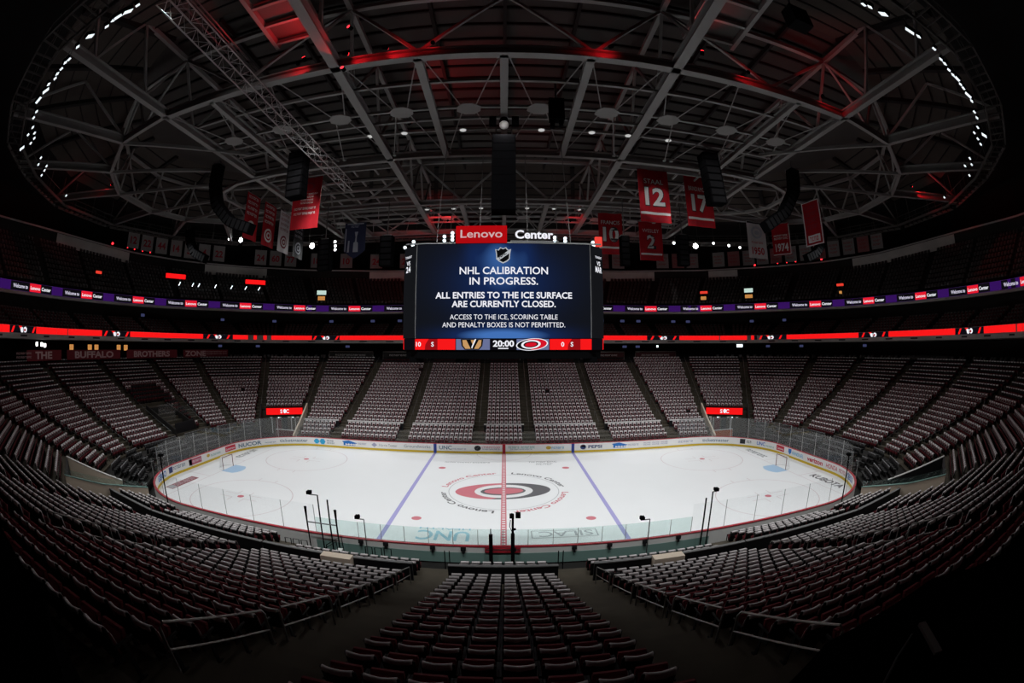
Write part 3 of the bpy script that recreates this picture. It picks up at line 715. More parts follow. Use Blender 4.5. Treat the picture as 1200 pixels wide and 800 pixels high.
SEATS = []      # x, y, z, ang, block, row, number from the left, shirt, kind
for b in range(NL):
    def row(d, z, k, low, shirt, kd):
        p, q = on_line(b, d), on_line(b+1, d); t = (q-p)/np.linalg.norm(q-p)
        if b == 13: q = q-t*.45
        if b == 15: p = p+t*.45
        if b == 11 and -1 < k < 6: p = p+t*1.7
        if b == 17 and -1 < k < 6: q = q-t*1.7
        L = np.linalg.norm(q-p); n = int((L-1.2)/.545)
        if n < 1: return
        ang = math.atan2(-t[1], -t[0])
        for j in range(n):
            c = p+t*(L/2+(j-(n-1)/2)*.545)
            sh = shirt and rnd.random() > .001
            idx = n-j if b in BL_NEAR else j+1
            SEATS.append((c[0], c[1], z, ang, b, k, idx, sh, kd, n))
    for k in range(ROWS):
        if cut(b, k): continue
        if b in (13, 14, 15) and k > 17: continue
        if b in (12, 16, 11, 17) and k > 19: continue
        row(DK[k], ZK[k], k, False, not (k >= 19 and b in (NL-1, 0, 1, NL-2, NL-3)), 'm')
    if b in BL_FARVOM or b in BL_TUN: continue
    D, Z = (LOWN_D, LOWN_Z) if b in (13, 14, 15) else (LOW_D, LOW_Z)
    end = b in (4, 5, 6, 7, 8, 9, 19, 20, 21, 22, 23, 24)
    for k, (d, z) in enumerate(zip(D, Z)): row(d, z, -1-k, True, not end, 'b' if end else 'm')
def in_vom(s): return s[0] < -36 and -43 < s[0] and 1.6 < s[1] < 6.4
SEATS = [s if not (-46 < s[0] < -37 and .2 < s[1] < 8 and s[4] in (22, 21)) else (*s[:7], False, *s[8:]) for s in SEATS if not in_vom(s)]
def score(s):
    u, v = project(s[0], s[1], s[2]+.8)
    if not (-25 < u < 1225 and v < 812): return 1e9
    d = math.dist(s[:3], (.1, -35.1, 11.3))
    if s[5] >= 17 and (s[0] > 1.0 or s[0] < -3): d += 3
    return d
order = sorted((s for s in SEATS if s[8] == 'm' and s[4] in BL_NEAR), key=score)
NEARSEATS = order[:300]; chosen = set(id(s) for s in NEARSEATS)
mat('seat_edge', (.22, .22, .23, 1), .5)
SM = seat_meshes(); SHM = [shirt_mesh(v) for v in range(6)]
BNAME = {14: 'centre block', 15: 'block left of centre', 13: 'block right of centre', 16: 'second block left of centre', 12: 'second block right of centre', 17: 'far left block', 11: 'far right block'}
def where(s, w=''): return ('%s, %s row above parapet, %s '+w+'from left') % (BNAME[s[4]], ORD[s[5]+1], ORD[s[6]])
for i, s in enumerate(NEARSEATS):
    e = empty('arena_seat', (s[0], s[1], s[2]), s[3])
    tag(e, 'tip-up maroon seat, '+where(s), 'seat', 'maroon tip-up seats nearest the camera')
    for nm in ('backrest', 'back_cushion', 'seat_cushion', 'side_frame-1', 'side_frame1'):
        link(nm.rstrip('-1'), SM[nm], e)
    if s[7]:
        o = link('white_shirt', SHM[i % 6]); o.location = (s[0], s[1], s[2]); o.rotation_euler = (0, 0, s[3])
        tag(o, 'white shirt, '+where(s, 'seat '), 'shirt', 'white shirts on the nearest seats')
rest = [s for s in SEATS if id(s) not in chosen]
def mass(name, T, L, mats, label, cat):
    pos = np.array([s[:3] for s in L]); ang = np.array([s[3] for s in L])
    V, F, M = stamp(T, pos, ang); o = link(name, np_mesh(name, V, F, M, mats)); return tag(o, label, cat, kind='stuff')
mass('arena_seat_rows', T_SEAT, [s for s in rest if s[8] == 'm'], [M_shell, M_redd], 'thousands of maroon seats rising in rows all round the lower bowl', 'seats')
mb = MB(); curve_back(mb, .48, .35, .88, -.28, 0, .05, .02, 2, 0); mb.box((0, -.3, .89), (.5, .09, .03), 1); mb.box((0, -.05, .44), (.44, .36, .06), 0); mb.box((0, -.08, .2), (.3, .1, .4), 0); T_BLACK = tpl(mb)
mass('black_seat_rows', T_BLACK, [s for s in rest if s[8] == 'b'], [M_blackseat, MATS['seat_edge']], 'black folding seats without shirts behind the end glass', 'seats')
def thin(s): return s[5] >= 14 and s[4] in (3, 4, 5, 6, 7, 8, 9, 10, 19, 20, 21, 22, 23, 24, 25, 26)
def mass_shirts(name, T, L, mats, label, cat):
    V, F, M, k = [], [], [], 0
    for t, sel in ((T, [s for s in L if not thin(s)]), (T_STRIP, [s for s in L if thin(s)])):
        v, f, m = stamp(t, np.array([s[:3] for s in sel]), np.array([s[3] for s in sel])); V.append(v); F.append(f+k); M.append(m); k += len(v)
    o = link(name, np_mesh(name, np.vstack(V), np.vstack(F), np.hstack(M), mats)); return tag(o, label, cat, kind='stuff')
mass_shirts('shirt_rows', T_SHIRT, [s for s in rest if s[7]], [M_shirt, M_print], 'white shirts draped over the seats of every block of the lower bowl', 'shirts')
# ------------------------------------------------------------------ aisle rails
def rail_frame(x, y0, y1, zf, label, grp):
    o = tag(empty('aisle_rail', (x, y0, zf(y0))), label, 'railing', grp); b = Vector((x, y0, zf(y0)))
    P = lambda y, h: Vector((x, y, zf(y)+h))-b
    mb = MB(); mb.tube([P(y0, 0), P(y0, .86), P(y0+.08, .95), P(y1-.08, .95), P(y1, .86), P(y1, 0)], .024, 8); mb.build('top_rail', M_rail, o)
    mb = MB(); mb.tube([P(y0, .5), P(y1, .5)], .02, 8); mb.build('middle_rail', M_rail, o)
def zn(y):
    d = -12.95-y; k = (d-DK[0])/.8223; return 1.746+.338*k+.002*k*k if k > 0 else 1.7
n = 0
for side, x in ((-1, -3.72), (1, 3.72)):
    for j, (y1, y0) in enumerate(((-18.6, -20.9), (-21.4, -23.7), (-24.2, -26.4), (-26.9, -29.2), (-29.7, -32.2))):
        if side < 0 or True:
            rail_frame(x*1.07, y0, y1, zn, '%s steel rail up from the ice beside the %s centre aisle' % (ORD[j+1], 'left' if side < 0 else 'right'), 'rails of the two centre aisles')
for side in (-1, 1):
    for j, (y1, y0) in enumerate(((-19.5, -21.8), (-22.3, -24.6), (-25.0, -27.1), (-27.6, -29.7))):
        rail_frame(side*12.25, y0, y1, zn, '%s steel rail up from the ice beside the outer %s aisle' % (ORD[j+1], 'left' if side < 0 else 'right'), 'rails of the outer near aisles')
# handrails down the middle of the far aisles
for i, nm in ((0, 'first aisle right of the middle'), (1, 'second aisle right of the middle'), (2, 'third aisle right of the middle'), (3, 'aisle left of the right scoreboard'), (4, 'aisle right of the right scoreboard'),
              (29, 'first aisle left of the middle'), (28, 'second aisle left of the middle'), (27, 'third aisle left of the middle'), (26, 'aisle right of the left scoreboard'), (25, 'aisle left of the left scoreboard'),
              (5, 'first corner aisle past the right scoreboard'), (6, 'second corner aisle past the right scoreboard'), (7, 'third aisle past the right scoreboard'), (8, 'fourth aisle past the right scoreboard'), (9, 'fifth aisle past the right scoreboard'),
              (24, 'first corner aisle past the left scoreboard'), (23, 'second corner aisle past the left scoreboard'), (22, 'third aisle past the left scoreboard'), (21, 'fourth aisle past the left scoreboard'), (20, 'fifth aisle past the left scoreboard')):
    o = tag(empty('handrail', (0, 0, 0)), 'thin steel handrail down the '+nm, 'handrail', 'handrails of the far and end aisles')
    pts = [(*on_line(i, DK[k]), ZK[k]+.9) for k in range(0, ROWS)]
    mb = MB(); mb.tube(pts, .03 if i in (0, 1, 2, 3, 4, 25, 26, 27, 28, 29) else .022, 5); mb.build('grip_bar', M_rail if i in (0, 3, 29, 26, 4, 25) else M_stan, o)
    for k in range(0, ROWS, 3): mb = MB(); mb.beam((*on_line(i, DK[k]), ZK[k]), (*on_line(i, DK[k]), ZK[k]+.9), .04); mb.build('post', M_stan, o)
# black-clad press counters in front of the camera position
for s, P in ((1, [(1.2, -34.05), (1.7, -33.82), (2.8, -33.8), (3.2, -34.0), (4.2, -34.3), (9.5, -35.3)]), (-1, [(-1.85, -34.6), (-2.6, -34.2), (-4.6, -33.85), (-9.5, -34.0)])):
    o = tag(empty('press_counter', (P[0][0], P[0][1], 9.3)), 'black cloth covered counter in the dark at the bottom %s corner of the photo' % ('right' if s > 0 else 'left'), 'counter', 'black counters in front of the camera'); b = Vector((P[0][0], P[0][1], 9.3))
    mb = MB(); back = -36.2
    for (x0, y0), (x1, y1) in zip(P[:-1], P[1:]):
        mb.hexa([Vector(q)-b for q in ((x0, y0, 10.42), (x1, y1, 10.42), (x1, back, 10.42), (x0, back, 10.42), (x0, y0, 10.5), (x1, y1, 10.5), (x1, back, 10.5), (x0, back, 10.5))])
    mb.build('counter_top', M_cloth_black, o)
    mb = MB()
    for (x0, y0), (x1, y1) in zip(P[:-1], P[1:]): mb.hexa([Vector(q)-b for q in ((x0, y0-.1, 8.4), (x1, y1-.1, 8.4), (x1, y1-.16, 8.4), (x0, y0-.16, 8.4), (x0, y0-.02, 10.42), (x1, y1-.02, 10.42), (x1, y1-.06, 10.42), (x0, y0-.06, 10.42))])
    mb.build('cloth_skirt', M_cloth_black, o)
o = tag(empty('folded_chair', (2.1, -34.25, 10.505)), 'grey arm and thin tube of a dark chair lying on the black right counter', 'chair')
mb = MB(); mb.beam((.09, .10, .07), (-.04, -.17, .07), .05, .02); mb.build('armrest', M_rail, o)
mb = MB(); mb.tube([(-.43, -.10, .012), (-.2, .02, .03), (-.02, .08, .06)], .008, 6); mb.build('tube_frame', M_stan, o)
mb = MB(); mb.box((.12, -.02, .03), (.34, .3, .05)); mb.build('seat', M_cloth_black, o)
# ------------------------------------------------------------------ balcony fronts with ribbon displays
PUR = [(0, 37), (24, 37), (33, 34.3), (40.5, 27.5), (46.5, 21), (51, 14.8), (54, 5), (55, -5), (53.8, -18), (46, -30), (36, -36), (0, -38)]
RED = [(0, 35), (28, 35), (36, 33.6), (42, 30.5), (46, 22), (49, 13), (50.2, 0), (50, -8), (45.5, -20.5), (38, -30), (29, -36.6), (0, -38)]
RIM = [(0, 46), (-24, 46), (-38, 42.5), (-48, 34), (-55, 24), (-60, 14), (-63, 4), (-63, -6), (-61, -18), (-55, -32), (-40, -44), (0, -47)]
RIMZ = [26.0, 26.4, 26.6, 26.5, 26.4, 26.75, 27.6, 27.7, 27.2, 27, 27, 27]
def smooth(P, z=None, n=6):
    """round the corners of a plan polyline a little"""
    P = [np.array((*p, *( [] if z is None else [z[i]])), float) for i, p in enumerate(P)]
    out = [P[0]]
    for i in range(1, len(P)-1):
        a, b, c = P[i-1], P[i], P[i+1]; k0 = b+(a-b)*min(.45, 3/np.linalg.norm(a-b)); k1 = b+(c-b)*min(.45, 3/np.linalg.norm(c-b))
        for j in range(n+1):
            t = j/n; out.append(k0*(1-t)**2+b*2*t*(1-t)+k1*t*t)
    out.append(P[-1]); return np.array(out)
class Curve:
    def __init__(s, P, z=None):
        H = smooth(P, z); H[:, 0] = abs(H[:, 0]); L = H[::-1].copy(); L[:, 0] *= -1
        s.p = np.vstack([L, H[1:]]); d = np.hypot(*np.diff(s.p[:, :2], axis=0).T); s.s = np.r_[0, d.cumsum()]; s.mid = s.s[-1]/2; s.half = s.mid
    def at(s, q, out=0):
        """q metres to the right of the far middle; out metres behind the front"""
        q = q+s.mid; x = [np.interp(q, s.s, s.p[:, i]) for i in range(s.p.shape[1])]
        e = .6; a = [np.interp(q-e, s.s, s.p[:, i]) for i in (0, 1)]; b = [np.interp(q+e, s.s, s.p[:, i]) for i in (0, 1)]
        t = np.array(b)-np.array(a); t /= np.linalg.norm(t); n = np.array([-t[1], t[0]])
        return np.array([x[0]+n[0]*out, x[1]+n[1]*out]+x[2:])
CP, CR, CRIM = Curve(PUR), Curve(RED), Curve(RIM, RIMZ)
NQ = 120; LIM = 104
def band(name, C, prof, m, parent=None, q0=-LIM, q1=LIM, n=NQ, kind='structure'):
    """profile [(out, z), ...] swept along the curve"""
    mb = MB(); k = len(prof)
    for i in range(n+1):
        q = q0+(q1-q0)*i/n
        for o_, z in prof: mb.v.append((*C.at(q, o_)[:2], z))
    for i in range(n):
        for j in range(k-1): mb.f.append((i*k+j, (i+1)*k+j, (i+1)*k+j+1, i*k+j+1)); mb.m.append(0)
    o = mb.build(name, m, parent)
    if kind: o['kind'] = kind
    return o
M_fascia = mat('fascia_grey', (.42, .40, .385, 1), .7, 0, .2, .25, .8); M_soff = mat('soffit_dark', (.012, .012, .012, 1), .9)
def cfn(C, o_): return lambda u, v: (*C.at(u, o_)[:2], v)
# lower (red) ring
band('wall_club_front', CR, [(9, 12.5), (.25, 12.5), (.05, 12.53), (.05, 13.02), (.12, 13.04), (.12, 13.80), (.35, 13.82), (.35, 13.6)], M_fascia)
rb = tag(empty('ribbon_display'), 'long red ribbon screen round the lower balcony front', 'ribbon screen')
gaps = [(23.8, 29.7), (43.4, 50.0), (64.4, 70.4), (82.8, 88.6), (-32.9, -27.8), (-54.0, -47.9), (-74.1, -68.7), (-92.0, -86.8)]
edges = sorted([g for p in gaps for g in p]); segs = []; last = -LIM
for a, b in sorted(gaps): segs.append((last, a)); last = b
segs.append((last, LIM))
for a, b in segs: mb = MB(); rect_on(mb, cfn(CR, .10), a, 13.06, b, 13.77, 0, max(2, int(abs(b-a)/1.0))); mb.build('red_segment', E_red, rb)
for a, b in sorted(gaps):
    mb = MB(); f = cfn(CR, .10); f2 = cfn(CR, .07); rect_on(mb, f, a, 13.06, b, 13.77, 0, 5); c = (a+b)/2
    for x in (-2.35, 1.7): poly_on(mb, f2, [(c+x, 13.1), (c+x+.35, 13.1), (c+x+.75, 13.72), (c+x+.4, 13.72)], 1)
    poly_on(mb, f2, [(c-.95, 13.75), (c-.3, 13.75), (c-.35, 13.45), (c-.6, 13.45)], 1)
    poly_on(mb, f2, [(c-.62, 13.62), (c-.1, 13.62), (c-.05, 13.14), (c-.3, 13.08), (c-.5, 13.2)], 2)
    poly_on(mb, f2, ell(c+.35, 13.4, .34, .29, 14), 2); poly_on(mb, cfn(CR, .05), ell(c+.25, 13.36, .2, .14, 12), 3)
    mb.build('logo_segment', [E_black, E_red, E_white, E_dred], rb)
# vents in the grey band under it
vg = MB()
for i in range(-22, 23):
    q = i*4.7; rect_on(vg, cfn(CR, .035), q-.65, 12.72, q+.65, 12.9)
tag(vg.build('trim_vents', M_black), kind='structure')
# club seats on the lower ring, dark wall and soffit behind
CLUBROWS = [(1.3+.9*k, 13.45+.42*k) for k in range(5)]
prof = [(.36, 13.45)]
for o_, z in CLUBROWS: prof += [(o_-.45, z), (o_+.45, z)]
prof += [(7.2, CLUBROWS[-1][1]), (7.2, 18.2)]
band('floor_club_terrace', CR, prof, M_conc2)
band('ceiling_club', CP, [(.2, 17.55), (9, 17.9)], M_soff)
band('wall_upper_front', CP, [(.2, 17.5), (.0, 17.55), (.0, 17.86), (.10, 17.88), (.10, 18.97), (.3, 18.99), (.3, 18.7)], M_fascia)
pb = tag(empty('ribbon_display'), 'purple ribbon screen with white welcome lettering round the upper balcony front', 'ribbon screen')
band('purple_band', CP, [(.08, 17.90), (.08, 18.95)], E_purple, pb, kind=None)
PERIODS = [25.1+9.88*k for k in range(8)]+[-25.7-9.88*k for k in range(8)]+[15.2, 5.3, -4.9, -15.8]
for q in PERIODS:
    if abs(q) > LIM-5: continue
    mb = MB(); f = cfn(CP, .06); f2 = cfn(CP, .04); f3 = cfn(CP, .02)
    rect_on(mb, f, q-4.6, 17.92, q+3.2, 18.93, 0, 10); rect_on(mb, f2, q-1.05, 17.95, q+1.05, 18.9, 1, 3)
    text_on(mb, 'Lenovo', f3, q, 18.22, .38, width=1.8, bold=.02, mi=2); text_on(mb, 'Welcome to', f3, q-1.45, 18.22, .42, width=2.7, align='r', bold=.018, mi=3); text_on(mb, 'Center', f3, q+1.2, 18.22, .4, width=1.75, align='l', bold=.02, mi=2)
    mb.build('welcome_message', [E_black, E_lenovo, E_white, emit('led_soft', lin(214, 208, 228)) if 'led_soft' not in MATS else MATS['led_soft']], pb)
# club seats and upper deck seats
mb = MB(); mb.box((0, -.24, .62), (.46, .06, .5), 0); mb.box((0, -.02, .52), (.42, .08, .36), 1); T_DARK = tpl(mb)
def curve_seats(C, rows, q0, q1, gapf):
    out = []
    for o_, z in rows:
        q = q0
        while q < q1:
            p = C.at(q, o_); 
            if not gapf(q): 
                a = C.at(q-.3, o_); b = C.at(q+.3, o_); t = (b-a)[:2]; out.append((p[0], p[1], z, math.atan2(-t[1], -t[0])))
            q += .58
    return out
L = curve_seats(CR, CLUBROWS, -100, 100, lambda q: (abs(q) % 6.4) < .9)
M_dseat = mat('dark_grey_seat', (.085, .082, .08, 1), .6); M_dseat2 = mat('dark_red_seat', (.09, .018, .02, 1), .7)
mass('club_seat_rows', T_DARK, L, [M_dseat, M_dseat2], 'dim rows of club seats between the red and purple ribbon screens', 'seats')
UPN = 9; upp = []; upv = []
def up_at(q, f):          # f from 0 (front) to 1 (rim)
    a = CP.at(q, .5); r = CRIM.at(q*CRIM.half/CP.half, 0); p = a+(r[:2]-a)*f; z = 18.75+(r[2]-2.0-18.75)*f
    return (*p, z)
mb = MB(); k = 2*UPN+2; n = NQ
for i in range(n+1):
    q = -LIM+2*LIM*i/n
    col = []
    for j in range(UPN):
        f0 = j/UPN; f1 = (j+1)/UPN; a = up_at(q, f0); b = up_at(q, f1); zz = up_at(q, (j+.5)/UPN)[2]; col += [(*a[:2], zz), (*b[:2], zz)]
    r = up_at(q, 1); rr = CRIM.at(q*CRIM.half/CP.half, 0); col += [(*rr[:2], r[2]), (*rr[:2], rr[2])]
    mb.v += col
for i in range(n):
    for j in range(k-1): mb.f.append((i*k+j, (i+1)*k+j, (i+1)*k+j+1, i*k+j+1)); mb.m.append(0)
tag(mb.build('floor_upper_terrace', M_conc2), kind='structure')
L = []
for j in range(UPN):
    q = -100
    while q < 100:
        if (abs(q) % 8.2) > .8:
            p = up_at(q, (j+.5)/UPN); a = up_at(q-.3, .5); b = up_at(q+.3, .5); L.append((*p, math.atan2(a[1]-b[1], a[0]-b[0])))
        q += .6
mass('upper_seat_rows', T_DARK, L, [M_dseat, M_dseat], 'dark rows of upper deck seats above the purple ribbon screen', 'seats')
# pale wall panels and top rail of the upper rim
def rfn(o_): return lambda u, v: (*CRIM.at(u, o_)[:2], CRIM.at(u, 0)[2]+v)
M_rimw = mat('rim_wall', (.5, .48, .45, 1), .8, 0, .2, .2, .5)
mb = MB()
for q0, q1 in ((-26, -9), (9, 29), (-60, -47), (40, 46), (-92, -76), (70, 92)):
    rect_on(mb, rfn(-.1), q0, -1.9, q1, -.15, 0, 6)
tag(mb.build('wall_rim_panels', M_rimw), kind='structure')
mb = MB()
for i in range(100):
    q = -118+2.36*i; mb.beam(rfn(0)(q, .05), rfn(0)(q+2.36, .05), .25, .22)
tag(mb.build('trim_rim', M_fascia), kind='structure')
# outer shell
shell = MB(); n = 100
for i in range(n+1):
    q = -(CRIM.half-.1)+2*(CRIM.half-.1)*i/n; p = CRIM.at(q, 8); shell.v += [(*p[:2], -.4), (*p[:2], 37.5)]
for i in range(n): shell.f.append((2*i, 2*i+2, 2*i+3, 2*i+1)); shell.m.append(0)
shell.f.append((2*n, 0, 1, 2*n+1)); shell.m.append(0)
tag(shell.build('wall_shell', mat('shell_dark', (.010, .0095, .009, 1), .95)), kind='structure')
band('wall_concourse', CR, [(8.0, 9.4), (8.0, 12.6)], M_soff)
# number banners hung above the rim
def hang_banner(name, label, cat, group, pts, body, m, parts):
    pass
nums = ['12', '22', '44', '14', '31', '4', '22', '24', '60', '77', '18', '10', '24', '26', '8', '21']
M_bw = mat('banner_white', (.24, .225, .22, 1), .9, 0, .1, .1, 3); M_bt = mat('banner_text_red', (.30, .02, .03, 1), .9)
bi = 0
for q in [x*3.05 for x in range(-33, 34)]:
    if abs(q) < 9 or (rnd.random() < .22 and abs(q) > 14): continue
    if abs(q) > 78: continue
    p = CRIM.at(q, -2.2); a = CRIM.at(q-.4, -2.2); b = CRIM.at(q+.4, -2.2); t = (b-a)[:2]; ang = math.atan2(t[1], t[0]); z = p[2]
    num = nums[bi % len(nums)]; left = q < 0
    o = empty('number_banner', (p[0], p[1], z), ang)
    tag(o, ('white banner with red number %s along the left upper rim, %s from left' if left else 'pale banner with red lettering along the right upper rim, %s past the middle') % ((num, ORD[min(25, bi+1)]) if left else ORD[min(25, bi-20)]), 'banner', 'banners hung along the upper rim')
    bi += 1
    mb = MB(); mb.box((0, 0, 1.55), (2.35, .03, 2.7)); mb.tube([(-1.2, 0, 2.93), (1.2, 0, 2.93)], .03, 6); cl = mb.build('cloth', M_bw if left or bi % 3 else mat('banner_pink', (.25, .10, .10, 1), .9) if 'banner_pink' not in MATS else MATS['banner_pink'], o)
    mb = MB(); f = lambda u, v: (u, -.022, v)
    if left: text_on(mb, num, f, 0, .95, 1.1, bold=.03)
    else: greek(mb, f, -.9, 2.0, 1.8, .3, 0, 6); greek(mb, f, -.7, 1.4, 1.4, .3, 0, 5); greek(mb, f, -.8, .8, 1.6, .3, 0, 5)
    clusters(mb, 'number' if left else 'lettering', M_bt, cl)
    mb = MB(); mb.tube([(0, .0, 2.93), (0, 0, 4.6)], .015, 4); mb.build('hanger', M_stan, o)
# small lit screens and openings in the dark levels
def lit(name, C, q, o_, z, w, h, m, label, cat, group=None, fr=True):
    p = C.at(q, o_); a = C.at(q-.4, o_); b = C.at(q+.4, o_); t = (b-a)[:2]; e = empty(name, (p[0], p[1], z), math.atan2(t[1], t[0]))
    tag(e, label, cat, group)
    mb = MB(); mb.box((0, .06, 0), (w+.12, .1, h+.12)); mb.build('housing', M_far, e)
    mb = MB(); rect_on(mb, lambda u, v: (u, -.01, v), -w/2, -h/2, w/2, h/2); mb.build('screen', m, e)
    return e
E_sign = emit('sign_green_white', lin(190, 215, 205)); E_amber = emit('lamp_amber', lin(190, 130, 70)); E_tv = emit('tv_blue', lin(52, 56, 86)); E_exit = emit('sign_red', lin(225, 60, 45))
zone = [(-87, -80.5, 'THE'), (-79.5, -69.5, 'BUFFALO'), (-68.2, -58.3, 'BROTHERS'), (-57, -48, 'ZONE')]
for i, q in enumerate((-62, -46.5, -40, -31, -24, -18.8, 17.5, 21.4, 24.5, 30.3, 33, 42, 46)):
    lit('wall_screen', CR, q, 7.1, 16.6, .8, .45, E_tv, 'dim blue television on the dark club wall, %s from the left below the purple ribbon' % ORD[i+1], 'television', 'televisions on the club wall')
for i, q in enumerate((-47.5, -42, 21.5, 24, 44, 50, 62, -28)):
    lit('wall_screen', CR, q, 6.0, 11.95, .8, .4, E_tv, 'dim blue television under the red ribbon, %s from the left in the concourse' % ORD[i+1], 'television', 'televisions in the concourse')
def uplit(i, q, f, dz, w, h, m, label, cat):
    p = up_at(q, f); a = up_at(q-.4, f); b = up_at(q+.4, f); e = tag(empty('lit_sign', (p[0], p[1], p[2]+dz), math.atan2(b[1]-a[1], b[0]-a[0])), label, cat, 'small lit signs in the upper deck')
    mb = MB(); mb.box((0, .1, 0), (w+.15, .16, h+.15)); mb.build('housing', M_far, e); mb = MB(); rect_on(mb, lambda u, v: (u, -.0, v), -w/2, -h/2, w/2, h/2); mb.build('sign_face', m, e)
for i, (q, m, c, dz, w, h) in enumerate(((-31.5, E_sign, 'pale green', 1.9, 1.7, .75), (-31.5, E_amber, 'amber', .9, 1.3, .7), (34.4, E_exit, 'red exit', 1.9, 1.4, .45), (34.3, E_amber, 'amber', .9, 1.0, .6), (42.5, E_sign, 'pale green', 1.9, 1.6, .7), (42.5, E_amber, 'dim amber', .9, 1.4, .6), (59, E_exit, 'small red', 1.9, 1.3, .4), (59, E_amber, 'tiny amber', .7, .5, .5), (-72.5, E_exit, 'small red', 2.3, 1.2, .4), (-93, E_sign, 'pale green', 2.4, 1.6, .8))):
    uplit(i, q, .12, dz, w, h, m, '%s lit sign above the purple ribbon, %s of the screens on the %s side' % (c, ORD[i+1], 'left' if q < 0 else 'right'), 'sign')
for q, z, w in ((-57.2, 21.35, 3.9), (-42.8, 21.3, 3.9)):
    uplit(0, q, .5, 1.5, w, .78, E_red, '%s small red screen in the dark left upper corner' % ('nearer' if q < -50 else 'farther'), 'screen')
# bright lamps of the left upper bar
for i, q in enumerate((-57, -54.6, -53.5, -50.5, -47.6, -45.0, -42.6)):
    p = up_at(q, .25); e = tag(empty('bar_lamp', (p[0], p[1], p[2]+1.5)), 'slanted white lamp in the upper left bar under the red screens, %s from left' % ORD[i+1], 'lamp', 'white lamps of the upper left bar')
    mb = MB(); mb.tube([(-.1, 0, -.25), (.25, 0, .25)], .07, 6); mb.build('tube_lamp', M_bulb2, e); mb = MB(); mb.tube([(-.2, .1, -.6), (-.1, .1, -.2)], .02, 5); mb.build('post', M_stan, e)
# fan zone panel above the left end stand
for a, b, t in zone:
    qm = (a+b)/2
    o = tag(empty('zone_banner', (0, 0, 0)), 'dark red banner reading %s above the top row of the left stand' % t, 'banner', 'zone banners of the left stand')
    bl = []
    f = lambda off: (lambda u, v: (*CR.at(u, 1.8+off)[:2], v))
    mb = MB(); rect_on(mb, f(0), a, 10.15, b, 11.35, 0, 6); rect_on(mb, f(.08), a, 10.15, b, 11.35, 0, 6); mb.build('cloth', mat('zone_red', (.20, .024, .034, 1), .9) if 'zone_red' not in MATS else MATS['zone_red'], o)
    mb = MB(); W = min((b-a)*.72, len(t)*1.05); text_on(mb, t, f(-.06), qm if t != 'ZONE' else a+2.4, 10.38, .76, width=W, bold=.035); mb.build('lettering', mat('zone_pink', (.60, .42, .42, 1), .9) if 'zone_pink' not in MATS else MATS['zone_pink'], o)
    if t in ('ZONE', 'THE'):
        mb = MB(); g0 = a+4.6 if t == 'ZONE' else a+.2
        if t == 'ZONE':
            for z in (10.95, 10.6): greek(mb, f(-.06), g0, z, 4.2, .16, 0, 14)
        else:
            for z in (10.9, 10.5): greek(mb, f(-.06), a-2.2, z, 3.2, .2, 0, 8)
        clusters(mb, 'small_lettering', MATS['zone_pink'], o)
# framed boxes above the top row of the far stand
for i, (x0, x1) in enumerate(((-30.2, -22.0), (-20.2, -12.6), (-11.2, -3.8), (-2.6, 2.6), (3.8, 11.2), (12.6, 20.0), (22.0, 29.5))):
    if 2 <= i <= 4: lab = 'framed panel above the far top row under the big screen, %s from left' % ORD[i-1]
    else: lab = 'framed dark panel above the far top row, %s the big screen, %s one' % ('left of' if x1 < 0 else 'right of', 'outer' if i in (0, 6) else 'inner')
    o = tag(empty('drink_rail', ((x0+x1)/2, 36.0, 9.7)), lab, 'panel', 'framed panels above the far top row'); wd = x1-x0
    mb = MB(); mb.box((0, 0, .75), (wd, .06, 1.0)); mb.build('panel', M_conc2 if i in (0, 1) else mat('panel_red', (.05, .012, .014, 1), .8) if 'panel_red' not in MATS else MATS['panel_red'], o)
    mb = MB(); mb.tube([(-wd/2, -.04, .1), (-wd/2, -.04, 1.4), (wd/2, -.04, 1.4), (wd/2, -.04, .1)], .05, 5); mb.build('frame', M_rail, o)
    mb = MB(); greek(mb, lambda u, v: (u, -.05, v), -wd*.35, .7, wd*.7, .25, 0, 14); clusters(mb, 'lettering', M_fascia, o, 1.0)
# loose chairs and tables on the concourse
def conc_row(q0, q1, C, o_, label):
    L = []
    q = q0
    while q < q1: p = C.at(q, o_); a = C.at(q-.3, o_); b = C.at(q+.3, o_); L.append((p[0], p[1], ZK[-1]+.36, math.atan2(a[1]-b[1], a[0]-b[0]))); q += rnd.choice((.62, .62, .75, 1.5))
    return L
LL = []
for q0, q1 in ((AX+4, AX+QARC+2*AY+9), (PERIM-AX-QARC*.8, PERIM-AX-2)):
    for o_ in (23.9, 25.2):
        q = q0
        while q < q1: p, nn = per(q, o_); LL.append((p[0], p[1], ZK[-1]+.36, math.atan2(nn[0], -nn[1]))); q += rnd.choice((.35, .35, .4, .7))
mass('concourse_chair_rows', T_DARK, LL, [MATS['grey_seat'], M_dseat], 'loose grey chairs on the concourse behind the top rows', 'chairs')
# house lights left, and one lit L-shaped lamp on a tripod right
for i, (q, z) in enumerate(((-84.8, 12.0), (-83.9, 11.95), (-83.3, 11.85))):
    lit('wall_lamp', CR, q, 2.0, z, .42, .42, M_bulb, 'round white lamp at the far left under the red ribbon, %s from left' % ORD[i+1], 'lamp', 'white lamps at the far left')
for i, q in enumerate((-76.5, -73.2, -72.0, -67.5, -66.0)):
    lit('bar_light', CR, q, 5.5, 11.6, .8, .8, E_amber, 'amber bar light above the zone banners, %s from left' % ORD[i+1], 'lamp', 'amber bar lights')
lit('work_lamp', CR, 40.7, 1.0, 12.05, 1.1, .5, M_bulb2, 'white work lamp under the red ribbon right of the scoreboard', 'lamp')
lit('work_lamp', CR, 26.0, 1.0, 12.0, .35, .35, M_bulb2, 'tiny white lamp under the red ribbon beside the big screen', 'lamp')
